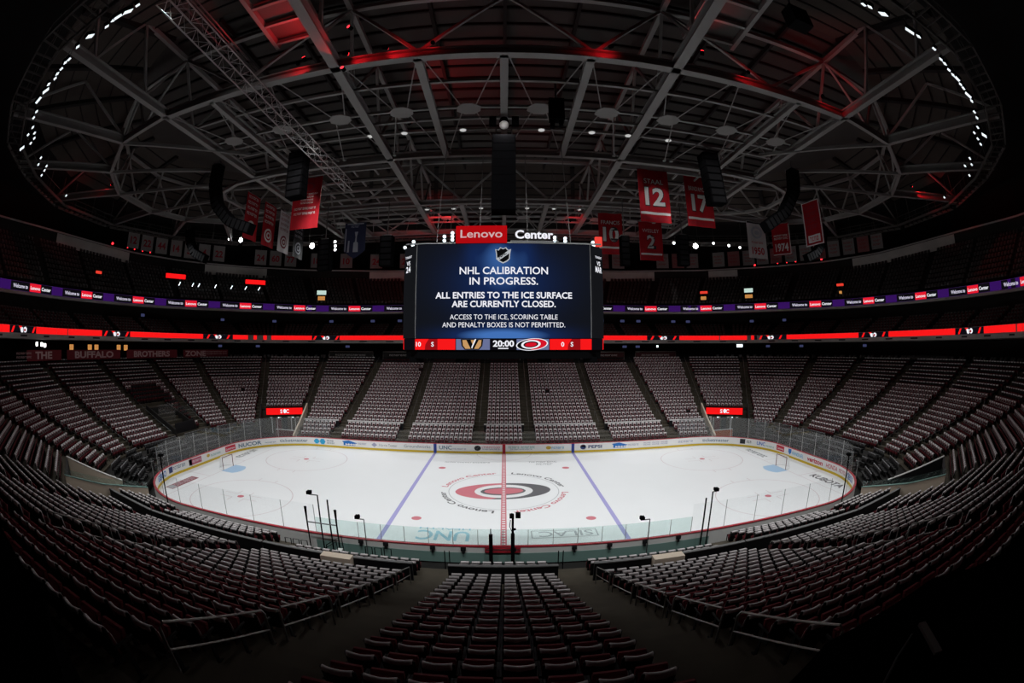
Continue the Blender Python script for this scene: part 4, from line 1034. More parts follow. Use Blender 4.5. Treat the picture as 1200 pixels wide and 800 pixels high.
# ------------------------------------------------------------------ centre-hung scoreboard
sb = tag(empty('video_scoreboard', (0, 0, 11.7)), 'huge four-sided hanging video scoreboard over centre ice', 'scoreboard'); b0 = Vector((0, 0, 11.7))
oct_ = [(-6.13, -5.0), (6.13, -5.0), (7.28, -3.9), (7.28, 3.9), (6.13, 5.0), (-6.13, 5.0), (-7.28, 3.9), (-7.28, -3.9)]
mb = MB(); mb.prism([(x*.985, y*.985) for x, y in oct_], (0, 0, 0), (1, 0, 0), (0, 1, 0), (0, 0, 1), 7.55); mb.build('cabinet', M_far, sb)
mb = MB(); mb.prism([(x*.97, y*.97) for x, y in oct_], (0, 0, -.55), (1, 0, 0), (0, 1, 0), (0, 0, 1), .55)
for x in (-6.2, -2.9, 2.9, 6.2): mb.box((x, -4.2, -.65), (.9, .7, .4))
mb.build('underside_bay', M_far, sb)
E_scr = bpy.data.materials.new('screen_blue'); E_scr.use_nodes = True; nt = E_scr.node_tree; nt.nodes.clear()
tc = nt.nodes.new('ShaderNodeTexCoord'); sx = nt.nodes.new('ShaderNodeSeparateXYZ'); nt.links.new(tc.outputs['Object'], sx.inputs[0])
def mnode(op, a, b=None, c=None):
    m = nt.nodes.new('ShaderNodeMath'); m.operation = op
    for i, v in enumerate((a, b, c)):
        if v is None: continue
        if isinstance(v, (int, float)): m.inputs[i].default_value = v
        else: nt.links.new(v, m.inputs[i])
    return m.outputs[0]
X, Z = sx.outputs['X'], sx.outputs['Z']
def bump_(cx, cz, wx, wz, k):
    a = mnode('DIVIDE', mnode('SUBTRACT', X, cx), wx); b = mnode('DIVIDE', mnode('SUBTRACT', Z, cz), wz)
    d = mnode('ADD', mnode('MULTIPLY', a, a), mnode('MULTIPLY', b, b)); return mnode('MULTIPLY', mnode('POWER', 2.718, mnode('MULTIPLY', d, -1)), k)
g = mnode('ADD', mnode('ADD', bump_(0, 4.8, 3.4, 2.4, .55), bump_(-.4, 6.9, 1.3, 1.5, .5)), mnode('ADD', bump_(1.6, 6.9, .7, 1.4, .25), mnode('ADD', bump_(0, 1.05, 3.6, .55, 1.1), bump_(-2.2, 6.8, .6, 1.1, .2))))
cr = nt.nodes.new('ShaderNodeValToRGB'); nt.links.new(g, cr.inputs[0])
cr.color_ramp.elements[0].color = lin(18, 20, 25); cr.color_ramp.elements[1].color = lin(66, 112, 182)
e1 = cr.color_ramp.elements.new(.5); e1.color = lin(20, 38, 80)
em = nt.nodes.new('ShaderNodeEmission'); nt.links.new(cr.outputs[0], em.inputs[0]); om = nt.nodes.new('ShaderNodeOutputMaterial'); nt.links.new(em.outputs[0], om.inputs[0])
ZS, ZE = .86, 7.5
F = lambda d=0: (lambda u, v: (u, -5.02-d, v))
mb = MB(); rect_on(mb, F(), -6.1, ZS, 6.1, ZE); scr = mb.build('main_screen', E_scr, sb)
E_scrd = emit('screen_dark', lin(20, 21, 24))
for s in (-1, 1):
    fw = (lambda s: lambda u, v: (s*(6.15+1.12*u/1.58)+.0, -5.02+1.10*u/1.58-.02, v))(s)
    mb = MB(); rect_on(mb, fw, 0, ZS, 1.58, ZE); ws = mb.build('wing_screen', E_scrd, sb)
    mb = MB()
    for i, (t, h) in enumerate((('TONIGHT', .16), ('VS', .3), ('24', .42)) if s < 0 else (('TONIGHT', .16), ('VS', .3), ('MAR', .42))): text_on(mb, t, (lambda s: lambda u, v: (s*6.7+u*.7*1.0, -5.02+1.10*.5-.06+s*u*.7, v))(s), .25*s, 6.95-.3-i*.52, h, maxw=.85, bold=.02)
    clusters(mb, 'wing_lettering', E_white, ws, .4, .05)
    mb = MB(); mb.beam((s*6.13, -5.03, ZS), (s*6.13, -5.03, ZE), .05); mb.build('corner_strip', mat('strip_grey', (.16, .16, .165, 1), .5) if 'strip_grey' not in MATS else MATS['strip_grey'], sb)
mb = MB(); f = F(.01)
WX = lambda px: (px-591)*.0606
def line(t, z, h, w, bold): text_on(mb, t, f, .03, z, h, width=w, bold=bold)
line('NHL CALIBRATION', 5.32, .50, 6.15, .012); line('IN PROGRESS.', 4.58, .50, 4.75, .012)
line('ALL ENTRIES TO THE ICE SURFACE', 3.63, .42, 9.5, .022); line('ARE CURRENTLY CLOSED.', 3.02, .42, 7.2, .022)
line('ACCESS TO THE ICE, SCORING TABLE', 2.16, .34, 7.45, .0); line('AND PENALTY BOXES IS NOT PERMITTED.', 1.62, .34, 8.5, .0)
clusters(mb, 'screen_lettering', E_white, scr, .11, .04)
# league shield
mb = MB(); fs = lambda d: (lambda u, v: (u-.02, -5.03-d, 6.68+v))
sh = lambda k: [(x*k, y*k) for x, y in ((-.56, .42), (-.36, .36), (-.2, .56), (0, .47), (.2, .56), (.36, .36), (.56, .42), (.5, .1), (.47, -.3), (.3, -.47), (0, -.62), (-.3, -.47), (-.47, -.3), (-.5, .1))]
E_sil = emit('shield_silver', lin(176, 180, 186)); E_blk = emit('shield_black', lin(12, 12, 14))
poly_on(mb, fs(0), sh(1.0), 0); poly_on(mb, fs(.004), sh(.86), 1)
poly_on(mb, fs(.008), [(-.50, -.30), (-.32, -.42), (.50, .16), (.46, .38)], 0); c, s_ = math.cos(.62), math.sin(.62)
text_on(mb, 'NHL', lambda u, v: (-.02+u*c-v*s_, -5.055, 6.60+u*s_+v*c), 0, -.02, .2, width=.62, bold=.03, mi=1)
mb.build('league_shield', [E_sil, E_blk], scr)
# strip along the bottom with scores and the clock
mb = MB(); f0 = F(.0); rect_on(mb, f0, -6.95, .06, 6.95, .82, 0)
stb = mb.build('strip_back', E_black, sb)
mb = MB(); f1 = F(.012)
for a, b in ((-6.12, -3.3), (3.2, 6.12)): rect_on(mb, f1, a, .07, b, .81, 0)
for s in (-1, 1):
    fw = (lambda s: lambda u, v: (s*(6.13+1.12*u/1.58), -5.045+1.10*u/1.58, v))(s); rect_on(mb, fw, 0, .07, 1.58, .81, 0)
for a in (-5.45, 4.45): poly_on(mb, F(.018), [(a, .07), (a+.9, .07), (a+.9, .81), (a+.28, .81), (a+.05, .45)], 1)
clusters(mb, 'strip_red', [E_red, E_dred], stb, .1)
mb = MB(); f2 = F(.024)
E_mist = emit('strip_mist', lin(104, 112, 150))
rect_on(mb, F(.012), -3.25, .07, -.92, .81, 0); rect_on(mb, F(.012), .92, .07, 3.15, .81, 0)
clusters(mb, 'strip_mist', E_mist, stb, .1)
mb = MB(); text_on(mb, '20:00', f2, .02, .30, .40, width=1.45, bold=.03); rect_on(mb, f2, -.35, .13, .35, .2)
for x, t in ((-5.9, '10'), (-4.9, 'S'), (4.1, '0'), (4.75, 'S')): text_on(mb, t, F(.03), x, .3, .3, bold=.02)
clusters(mb, 'strip_figures', E_white, stb, .25)
mb = MB(); cx = -2.15            # V emblem
fv = lambda d: (lambda u, v: (cx+u, -5.04-d, .44+v)); E_gold = emit('emblem_gold', lin(196, 150, 98)); E_rd = emit('emblem_red', lin(212, 20, 40))
poly_on(mb, fv(0), [(-.78, .36), (.78, .36), (.72, -.1), (.5, -.36), (-.5, -.36), (-.72, -.1)], 0); poly_on(mb, fv(.003), [(-.66, .3), (.66, .3), (.62, -.08), (.45, -.3), (-.45, -.3), (-.62, -.08)], 1)
poly_on(mb, fv(.006), [(-.42, .36), (-.1, .36), (.05, -.05), (.28, .36), (.5, .36), (.12, -.36), (-.06, -.36)], 0); poly_on(mb, fv(.008), [(.2, .36), (.3, .36), (.0, -.3), (-.04, -.2)], 2)
mb.build('team_emblem', [E_blk, E_gold, E_white], stb)
mb = MB(); fh = lambda u, v, h: (1.98+u*.27, -5.04-.002*h-.004, .44+v*.2)
fl = lambda h: (lambda u, v: fh(-u, v, h))
poly_on(mb, fl(0), ell(0, 0, 4.1, 2.05, 40, rot=-.14), 2)
o1 = ell(0, 0, 3.8, 1.85, 48, rot=-.14); i1 = ell(.2, 0, 2.3, 1.35, 48, rot=-.14)
V = [fl(1)(*p) for p in o1]+[fl(1)(*p) for p in i1]
for i in range(48): mb.add([V[i], V[(i+1) % 48], V[48+(i+1) % 48], V[48+i]], [(0, 1, 2, 3)], 1 if (i < 10 or i > 36) else 0)
poly_on(mb, fl(2), ell(.3, 0, 2.5, 1.5, 40, rot=-.14), 2); poly_on(mb, fl(3), ell(.3, 0, 1.9, 1.05, 40, rot=-.14), 1); poly_on(mb, fl(4), ell(.3, -.05, 1.5, .7, 40, rot=-.14), 0)
mb.build('team_emblem', [E_rd, E_blk, E_white], stb)
# roof sign on top: red box and white letters, with its lamps
mb = MB(); mb.box((-1.55, -4.95, 8.19), (3.6, .35, 1.22)); mb.build('sign_box', emit('sign_box_red', lin(172, 10, 16)), sb)
mb = MB(); text_on(mb, 'Lenovo', lambda u, v: (u, -5.135, v), -1.55, 7.93, .56, width=2.95, bold=.012); mb.build('sign_lettering', emit('sign_letter_soft', lin(205, 170, 172)), sb)
mb = MB(); text_on(mb, 'Center', lambda u, v: (u, -5.0, v), .82, 7.9, .58, width=2.7, align='l', bold=.03); mb.build('sign_lettering', E_white, sb)
mb = MB(); mb.beam((-7, -4.8, 7.62), (7, -4.8, 7.62), .1); mb.beam((.5, -4.9, 7.72), (3.9, -4.9, 7.72), .06); mb.build('roof_edge', M_stan, sb)
for x, y, z in ((-4.2, -4.9, 8.1), (-4.2, -4.9, 7.8), (-3.6, -5.1, 8.3), (-3.6, -5.1, 8.05), (-3.6, -5.1, 7.8), (3.65, -4.8, 8.05), (3.65, -4.8, 7.8), (4.4, -4.8, 8.0), (4.4, -4.8, 7.8), (-7.3, -3.9, 7.6), (-6.6, -4.4, 7.65), (-6.55, -4.4, 7.9), (6.5, -4.4, 7.85), (6.55, -4.4, 7.6)):
    mb = MB(); mb.tube([(x, y-.02, z), (x, y+.1, z)], .12, 8); l = mb.build('roof_lamp', M_bulb2, sb)
mb = MB(); mb.box((6.9, -4.45, 7.9), (.5, .3, .7)); mb.build('corner_light', emit('corner_red', lin(235, 70, 60)), sb)
for x, y in ((-5, -3.5), (5, -3.5), (-5, 3.5), (5, 3.5), (-2, 0), (2, 0)):
    mb = MB(); mb.tube([(x, y, 7.5), (x*.9, y*.9, 16.8)], .03, 5); mb.build('hoist_cable', M_stan, sb)
# ------------------------------------------------------------------ roof
H = 28.5; HD = 35.0
OUT = [(0, -27.2), (25, -27.0), (33, -25.2), (40, -22.2), (46, -16.5), (52, -8), (53.5, 3), (50, 14), (42, 23), (31, 27.5), (0, 28)]
EAVE = [(0, -46), (30, -44), (46, -37), (58, -28), (66, -16), (69, 0), (66, 16), (58, 30), (46, 40), (30, 47), (0, 50)]
def sym(P): return P+[(-x, y) for x, y in P[::-1][1:-1]]
INN = [(0, -17), (25, -17), (30, -15), (34, -12), (37, -8), (39, -4), (40, 2), (38.5, 8), (34, 13), (26, 16.5), (0, 17)]
a, b, c = sym(INN), sym(OUT), sym(EAVE); n = len(a)
mb = MB(); mb.v = [(*p, HD) for p in a]+[(*p, 31.8) for p in b]+[(*p, 33.6) for p in c]
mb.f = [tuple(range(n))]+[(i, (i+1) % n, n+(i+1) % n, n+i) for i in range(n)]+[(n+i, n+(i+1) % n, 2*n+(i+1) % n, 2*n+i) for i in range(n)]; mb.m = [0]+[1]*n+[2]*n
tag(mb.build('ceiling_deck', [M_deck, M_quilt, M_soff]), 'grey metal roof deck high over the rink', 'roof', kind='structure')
# ribs of the deck
mb = MB()
for y in np.arange(-16.2, 16.6, 1.85): 
    w_ = 25 if abs(y) > 14 else 33
    mb.beam((-w_, y, HD-.12), (w_, y, HD-.12), .16, .24)
for x in (-20, -15, -5, 0, 5, 15, 20): mb.beam((x, -17, HD-.35), (x, 17, HD-.35), .25, .4)
tag(mb.build('ceiling_purlins', M_deckr), kind='structure')
mb = MB()
for i in range(n):      # quilted slope: dark seams
    p0, p1, q0, q1 = (np.array(v, float) for v in (a[i], a[(i+1) % n], b[i], b[(i+1) % n]))
    L = np.linalg.norm(q1-q0); m = max(1, int(L/8))
    for j in range(m):
        t = j/m; mb.beam((*(p0+(p1-p0)*t), HD-.1), (*(q0+(q1-q0)*t), 31.65), .55, .5)
    for j in range(1, 7):
        t = j/7; z = HD+(31.8-HD)*t-.06; mb.beam((*(p0+(q0-p0)*t), z), (*(p1+(q1-p1)*t), z), .12, .12)
tag(mb.build('ceiling_seams', M_deckr), kind='structure')
def truss(name, pts, w=.55, z=H, web=True, top=True, deep=HD-1, step=4.6, m=M_steel, lab=None):
    mb = MB()
    for p, q in zip(pts[:-1], pts[1:]):
        p = np.array(p, float); q = np.array(q, float)
        mb.beam((*p, z), (*q, z), w, .12); mb.beam((*p, z+.28), (*q, z+.28), .08, .5); mb.beam((*p, z+.55), (*q, z+.55), w, .1)
        L = np.linalg.norm(q-p); k = max(1, int(round(L/step)))
        if top: mb.beam((*p, deep), (*q, deep), .35, .35)
        if web:
            for i in range(k):
                u = p+(q-p)*i/k; v = p+(q-p)*(i+.5)/k; x = p+(q-p)*(i+1)/k
                mb.beam((*u, deep), (*v, z+.5), .2); mb.beam((*v, z+.5), (*x, deep), .2)
    return tag(mb.build(name, m), lab, 'roof truss' if lab else None, kind='structure')
for x, nm in ((-24.7, 'left outer'), (-10.1, 'left inner'), (10.3, 'right inner'), (24.7, 'right outer')): truss('ceiling_truss', [(x, -27), (x, -14.6), (x, 0), (x, 13.5), (x, 27)], .62 if abs(x) < 15 else .5, step=7, lab='grey roof truss running away from the camera, '+nm)
for y, nm in ((-14.6, 'nearest'), (0, 'middle'), (13.5, 'third'), (27, 'farthest')): truss('ceiling_truss', [(-24.7, y), (-10.1, y), (10.3, y), (24.7, y)], .55 if y < -10 else .4, web=y != 0, top=y != 0, step=10.2, lab='grey roof truss crossing over the rink, '+nm)
RING = [(24.7, -14.8), (31.5, -13.8), (38.0, -10), (42.7, -4.7), (44.4, 3.2), (42.7, 9), (38, 13), (31.5, 14.5), (24.7, 14.0)]
for s in (-1, 1): truss('ceiling_truss', [(s*x, y) for x, y in RING], .36, step=8, deep=33.5, lab='many-sided grey roof truss rounding the %s end' % ('left' if s < 0 else 'right'))
RAD = [((24.7, -14.8), (24.7, -27)), ((31.5, -13.8), (36.2, -25.6)), ((38, -10), (46.6, -19.5)), ((42.7, -4.7), (53, -9.5)), ((44.4, 3.2), (55, 4)), ((42.7, 9), (51, 15)), ((38, 13), (44, 23))]
for s in (-1, 1):
    for i, (p, q) in enumerate(RAD[1:]):
        mb = MB(); mb.beam((s*p[0], p[1], H), (s*q[0], q[1], H+.2), .45, .12); mb.beam((s*p[0], p[1], H+.35), (s*q[0], q[1], H+.55), .10, .6); mb.beam((s*p[0], p[1], H+.7), (s*q[0], q[1], H+.9), .45, .1)
        m_ = ((p[0]+q[0])/2*s, (p[1]+q[1])/2); mb.beam((s*p[0], p[1], H+.5), (*m_, 33.0), .2); mb.beam((*m_, 33.0), (s*q[0], q[1], H+.8), .2)
        mb.beam((s*p[0], p[1], H+.5), (s*p[0]*.98, p[1], 34), .2)
        tag(mb.build('ceiling_radial_beam', M_steel), kind='structure')
        # inward to the oval frame
        t = (s*p[0]*.70, p[1]*.55+2.5); mb = MB(); mb.beam((s*p[0], p[1], H), (*t, H), .22, .3); tag(mb.build('ceiling_radial_beam', M_steel), kind='structure')
for s in (-1, 1):
    ov = [(10.3, 0), (22, 0), (27.2, .5), (30.2, 1.9), (31.3, 4.0), (31.2, 8), (29.6, 10.6), (26.5, 12.6), (22, 13.5)]
    mb = MB()
    for p, q in zip(ov[:-1], ov[1:]): mb.beam((s*p[0], p[1], H-.05), (s*q[0], q[1], H-.05), .45, .3)
    tag(mb.build('ceiling_oval_frame', M_steel), kind='structure')
# secondary members
for x in (-20, -5, 0, 5, 20):
    for y0, y1 in ((-14.6, 0), (13.5, 27)):
        mb = MB(); mb.beam((x, y0, H), (x, y1, H), .5 if abs(x) < 9 else .4, .12); mb.beam((x, y0, H+.25), (x, y1, H+.25), .08, .4); mb.beam((x, y0, H+.5), (x, y1, H+.5), .4, .1); tag(mb.build('ceiling_joist', M_steel), kind='structure')
for y in (-11.2, -7.7, -6.0, -4.2, 16, 18, 20.2, 22.5):
    mb = MB(); mb.beam((-24, y, H+.45), (24, y, H+.45), .22, .22); tag(mb.build('ceiling_joist', M_steel), kind='structure')
for y in (2.6, 5.5, 8.4, 11):       # ladder frames either side of the open middle bay
    for s in (-1, 1):
        mb = MB(); mb.beam((s*10.3, y, H+.4), (s*24.5, y, H+.4), .2, .2)
        for x in (12.4, 14.6, 17, 19.4, 22): mb.beam((s*x, y, H+.4), (s*x, y+1.6, H+.4), .16, .16)
        tag(mb.build('ceiling_joist', M_steel), kind='structure')
for y in np.arange(-25.5, -15, 2.0):       # near bay: rungs between the inner and outer trusses
    for x0, x1 in ((-14.6, -11.3), (11.3, 14.6)):
        mb = MB(); mb.beam((x0, y, 31.4), (x1, y, 31.4), .22, .3); tag(mb.build('ceiling_joist', M_steel), kind='structure')
for x in (-14.8, -11.3, 11.3, 14.8): mb = MB(); mb.beam((x, -27, 31.45), (x, -14.9, 31.45), .3, .4); tag(mb.build('ceiling_joist', M_steel), kind='structure')
for x in (-13.05, 13.05): mb = MB(); mb.box((x, -20.9, 31.75), (3.6, 12, .08)); tag(mb.build('ceiling_panel', mat('panel_light', (.10, .095, .09, 1), .8) if 'panel_light' not in MATS else MATS['panel_light']), kind='structure')
# gusset plates with their cross ties
for y, y0, y1 in ((-7.7, -14.4, -.2), (20.2, 13.6, 26.8)):
    for i, x in enumerate((-22.3, -17.3, -12.2, -7.4, -2.5, 2.5, 7.4, 12.2, 17.3, 22.3)):
        mb = MB(); mb.prism([(.95*math.cos(k*PI/4+.39)*(1 if k % 2 else .93), .85*math.sin(k*PI/4+.39)) for k in range(8)], (x, y, H+.25), (1, 0, 0), (0, 1, 0), (0, 0, 1), .06)
        for sx in (-1, 1):
            for yy in (y0, y1): mb.tube([(x+sx*.5, y+(.4 if yy > y else -.4), H+.28), (x+sx*2.3, yy, H+.2)], .045, 5); mb.box((x+sx*2.2, yy+(-.25 if yy > y else .25), H+.2), (.3, .3, .1))
        tag(mb.build('ceiling_tie_plate', M_steel), kind='structure')
# catwalk ring with its grating, above the flood lights
mb = MB(); cw = sym(OUT)
for i in range(n):
    p, q = np.array(cw[i], float), np.array(cw[(i+1) % n], float); c0 = np.array([0, 0.])
    d = (q-p)/np.linalg.norm(q-p); nn = np.array([d[1], -d[0]])
    for o_, z, w_, h_ in ((.2, 28.35, .14, .3), (1.9, 28.35, .14, .3), (.2, 29.5, .05, .05), (1.9, 29.5, .05, .05)): mb.beam((*(p+nn*o_), z), (*(q+nn*o_), z), w_, h_)
    L = np.linalg.norm(q-p); k = max(1, int(L/1.1))
    for j in range(k):
        u = p+(q-p)*j/k; mb.beam((*(u+nn*.2), 28.3), (*(u+nn*1.9), 28.3), .08, .12)
        if j % 2 == 0: mb.beam((*(u+nn*.2), 28.3), (*(u+nn*.2), 29.5), .04); mb.beam((*(u+nn*1.9), 28.3), (*(u+nn*1.9), 29.5), .04)
        if j % 4 == 0: mb.beam((*(u+nn*1.0), 28.3), (*(u+nn*1.0), 33), .06)
tag(mb.build('ceiling_catwalk', mat('catwalk_dark', (.085, .08, .076, 1), .8)), kind='structure')
# silver lattice rigging truss on the left
o = tag(empty('rigging_truss', (-15.4, -26, 27.7)), 'silver lattice rigging truss slanting across the upper left of the roof', 'rigging truss'); W_ = .42; Ln = 30
for i, (sx, sz) in enumerate(((-1, -1), (1, -1), (1, 1), (-1, 1))):
    mb = MB(); mb.tube([(sx*W_, 0, sz*W_), (sx*W_, Ln, sz*W_)], .045, 6); mb.build('main_tube', M_silver if True else M_rail, o)
mb = MB()
for j in range(int(Ln/.75)):
    y = j*.75; y2 = y+.75
    for p, q in (((-1, -1), (1, -1)), ((1, -1), (1, 1)), ((1, 1), (-1, 1)), ((-1, 1), (-1, -1))):
        a_, b_ = (p, q) if j % 2 else (q, p); mb.tube([(a_[0]*W_, y, a_[1]*W_), (b_[0]*W_, y2, b_[1]*W_)], .022, 4, cap=False)
mb.build('lattice', M_silver, o)
spot('rig_light', (-15.6, -25.2, 30.5), (-15.4, -21, 27.7), 420, 70, .8)
# thin pipes and cables beside it
for k, x in enumerate((-16.6, -16.9, -17.6)):
    mb = MB(); mb.tube([(x, -27, 30.4), (x, -14, 30.4)], .05, 5); tag(mb.build('ceiling_pipe', M_stan), kind='structure')
# red wash lights on the trusses
def redwash(loc, aim, power, deg, label):
    o = tag(empty('wash_light', loc), label, 'stage light', 'red wash lights on the roof trusses')
    d = (Vector(aim)-Vector(loc)).normalized(); mb = MB(); mb.tube([(0, 0, 0), tuple(-d*.3)], .13, 8); mb.build('housing', M_far, o)
    mb = MB(); mb.tube([tuple(d*.01), tuple(d*.03)], .11, 8); mb.build('lens', M_redlamp, o)
    spot('red_beam', Vector(loc)+d*.06, aim, power, deg, .7, (1, .012, .02), .1)
redwash((-9.0, -15.7, 28.7), (-8.0, -14.6, 28.95), 75, 110, 'red wash light on the nearest cross truss, beside the left inner truss')
redwash((-12.3, -15.7, 28.7), (-12.8, -14.6, 28.95), 60, 110, 'red wash light on the nearest cross truss, left of the left inner truss')
redwash((-9.3, -15.4, 27.9), (-10.15, -19.5, 28.6), 260, 60, 'red wash light hung under the nearest cross truss, lighting the left inner truss')
redwash((-6.6, -15.7, 28.7), (-6.0, -14.6, 29.2), 75, 110, 'red wash light on the nearest cross truss, left of the middle')
redwash((-11.9, -15.9, 29.0), (-13.2, -17.8, 31.6), 700, 110, 'red wash light under the rungs left of the left inner truss')
redwash((-8.6, -17.4, 29.5), (-9.9, -20, 29.6), 60, 60, 'red wash light beside the left inner truss')
redwash((-4.0, -15.6, 28.9), (-4.3, -14.7, 30.0), 40, 120, 'red wash light under the braces left of the roof middle')
redwash((5.9, -15.7, 28.7), (5.6, -14.6, 29.2), 42, 130, 'red wash light on the nearest cross truss, right of the middle')
redwash((11.6, -16.2, 29.3), (11.5, -18.5, 33), 160, 100, 'red wash light beside the right inner truss')
redwash((15.0, -15.8, 28.8), (16, -14.7, 29.6), 50, 150, 'red wash light on the nearest cross truss, right of the right inner truss')
redwash((21.5, -15.9, 28.9), (23.5, -15.2, 31.5), 230, 140, 'red wash light at the right corner of the nearest cross truss')
redwash((-43.9, -5.6, 29.7), (-47.5, -7.1, 28.9), 600, 100, 'red wash light at the left end of the roof ring')
redwash((45.5, -6.6, 29.7), (50, -8.6, 29.0), 700, 95, 'red wash light at the right end of the roof ring')
redwash((-7.2, -5.2, 29.3), (-3.6, -3.6, 33.5), 900, 110, 'red wash light above the middle cross truss, lighting the deck')
redwash((-7.0, 17, 27.5), (-8.8, 22, 28.6), 1500, 80, 'red wash light behind the left top of the big screen')
redwash((8.2, 17, 27.5), (10.6, 22, 28.4), 700, 80, 'red wash light behind the right top of the big screen')
redwash((3.0, 4.2, 30.5), (3.2, 6.5, 33), 120, 60, 'red wash light in the dark middle bay of the roof')
# downlights in rows under the deck
for i, (x, y) in enumerate([(x, -4.3) for x in (-10.8, -7.9, -3.2, 2.9, 6.9, 9.9, 13.4)]+[(x, 16.2) for x in (-9.5, -6.2, -2.8, 2.8, 6.1, 9.2)]):
    o = tag(empty('ceiling_downlight', (x, y, H+.30)), 'small white downlight under the %s joist, %s from the left' % (('near', ORD[i+1]) if y < 0 else ('far', ORD[i-6])), 'light', 'small downlights of the roof')
    mb = MB(); mb.tube([(0, 0, 0), (0, 0, .12)], .3, 10); mb.build('housing', M_steel, o); mb = MB(); mb.tube([(0, 0, -.02), (0, 0, 0)], .26, 10); mb.build('lamp_face', emit('lamp_soft', (.9, .9, .88, 1), .55) if 'lamp_soft' not in MATS else MATS['lamp_soft'], o)
# flood lights along the ring
cring = np.array(cw+[cw[0]], float); cseg = np.hypot(*np.diff(cring, axis=0).T); cs = np.r_[0, cseg.cumsum()]
def ringpt(x, y):
    best = min(range(4000), key=lambda i: (np.interp(i/4000*cs[-1], cs, cring[:, 0])-x)**2+(np.interp(i/4000*cs[-1], cs, cring[:, 1])-y)**2)
    return best/4000*cs[-1]
FLL = [(-17.1, -26.6), (-17.9, -26.6), (-18.6, -26.7), (-19.1, -26.7), (-19.8, -26.6), (-21.3, -26.8), (-22.9, -26.7), (-24.2, -26.4), (-24.7, -26.4), (-25.5, -26.2), (-26.2, -26.1), (-26.8, -25.9), (-27.8, -25.9), (-28.7, -25.6), (-30.3, -25.4), (-31.9, -24.6), (-33.0, -24.3), (-34.5, -23.5), (-36.1, -23.2), (-35.3, -22.8), (-36.2, -22.3), (-37.4, -22.1), (-39.1, -22.4), (-39.4, -19.5), (-41.1, -18.9), (-40.7, -17.9), (-41.9, -17.5), (-43.4, -17.1), (-46.6, -11.1)]
FLR = [(16.5, -26.3), (16.9, -26.4), (17.9, -26.5), (20.2, -26.6), (21.0, -26.7), (22.7, -26.7), (24.1, -26.3), (24.5, -26.3), (25.3, -26.1), (26.0, -26.0), (26.5, -26.0), (27.4, -25.8), (28.0, -25.7), (29.1, -25.5), (30.0, -25.3), (31.6, -24.6), (32.6, -24.3), (34.1, -23.5), (34.7, -22.7), (35.9, -23.3), (36.0, -22.4), (37.2, -22.1), (39.1, -19.5), (40.6, -18.9), (40.3, -18.1), (43.0, -17.2), (46.7, -10.9)]
def flood(x, y, z, rot, label, big):
    o = tag(empty('flood_light', (x, y, z)), label, 'flood light', 'white flood lights on the roof ring'); c = Vector((0, 4, 0)); d = (Vector((x*.35, y*.1, 0))-Vector((x, y, z))).normalized()
    u = d.cross(Vector((0, 0, 1))).normalized(); v = u.cross(d); R = Matrix((u, v, d)).transposed(); w_, h_ = (.30, .55) if big else (.24, .24)
    if rot: R = R @ Matrix.Rotation(rot, 3, 'Z')
    mb = MB(); mb.box((0, 0, 0), (w_*1.15, h_*1.1, .25), R=R); hs = mb.build('housing', M_far, o)
    mb = MB(); mb.box(d*.14, (w_, h_, .03), R=R); mb.build('lamp_face', M_bulbF, hs)
    mb = MB(); mb.beam((0, 0, .1), (0, 0, .85), .05); mb.build('yoke', M_stan, o)
M_bulbF = emit('flood_face', (.86, .95, 1, 1), 1.1)
for s, nm in ((-1, 'left'), (1, 'right')):
    for i, (x, y) in enumerate(FLL if s < 0 else FLR): flood(x, y, 27.72 + (.12 if i in (6,) else 0), (i*.7) % 1.2-.6, 'white flood light on the %s roof ring, %s from the top' % (nm, ORD[i+1] if i < 25 else str(i+1)+'th'), i in ((1, 2, 5, 13, 14, 22) if s < 0 else (2, 3, 10, 13, 19)))
# far lamps
FAR = [(-29.6, 26, 27.4, 'single bright', 1), (-46.5, 25.5, 29.9, 'outer left', 0), (-44.0, 25.8, 29.5, 'inner left', 1), (-25.6, 25.9, 27.75, 'upper', 0), (-25.5, 25.9, 27.1, 'middle', 0), (-25.5, 25.9, 26.5, 'lower', 0), (25.6, 25.9, 27.6, 'small', 0), (29.4, 26, 27.4, 'single bright', 1), (32.7, 26, 28.1, 'medium', 0), (34.8, 24.6, 27.6, 'dim', 0), (37.3, 25.2, 27.6, 'dim', 0), (41.5, 25.6, 28.9, 'small', 0)]
for i, (x, y, z, nm, hot) in enumerate(FAR):
    o = tag(empty('stage_lamp', (x, y, z)), '%s white lamp shining from the far roof ring, %s from the left' % (nm, ORD[i+1]), 'stage light', 'white lamps shining from the far roof ring')
    mb = MB(); mb.tube([(0, .5, 0), (0, .05, 0)], .34 if hot else .22, 10); mb.build('housing', M_far, o)
    mb = MB(); mb.tube([(0, .04, 0), (0, .0, 0)], .40 if hot else .2, 12); mb.build('lens', M_bulbhot if hot else M_bulb, o)
    mb = MB(); mb.beam((0, .3, 0), (0, .3, 1.0 if hot else .26), .06); mb.build('yoke', M_stan, o)
for i, q in enumerate((-74, -71, -69.6, -68.0, -66.5, 46, 50.5, 52.3, 54, 57, 59)):
    p = CRIM.at(q*1.08, -.4); o = tag(empty('red_lamp', (p[0], p[1], p[2]+.45)), 'small red lamp on the upper rim, %s from the left' % ORD[i+1], 'stage light', 'small red lamps on the upper rim')
    mb = MB(); mb.box((0, 0, 0), (.5, .4, .5)); mb.build('housing', M_far, o); mb = MB(); d = Vector((-p[0], -35-p[1], 0)).normalized(); mb.tube([tuple(d*.3), tuple(d*.34)], .2 if i in (0, 5, 10) else .10, 10); mb.build('lens', M_redlamp, o)
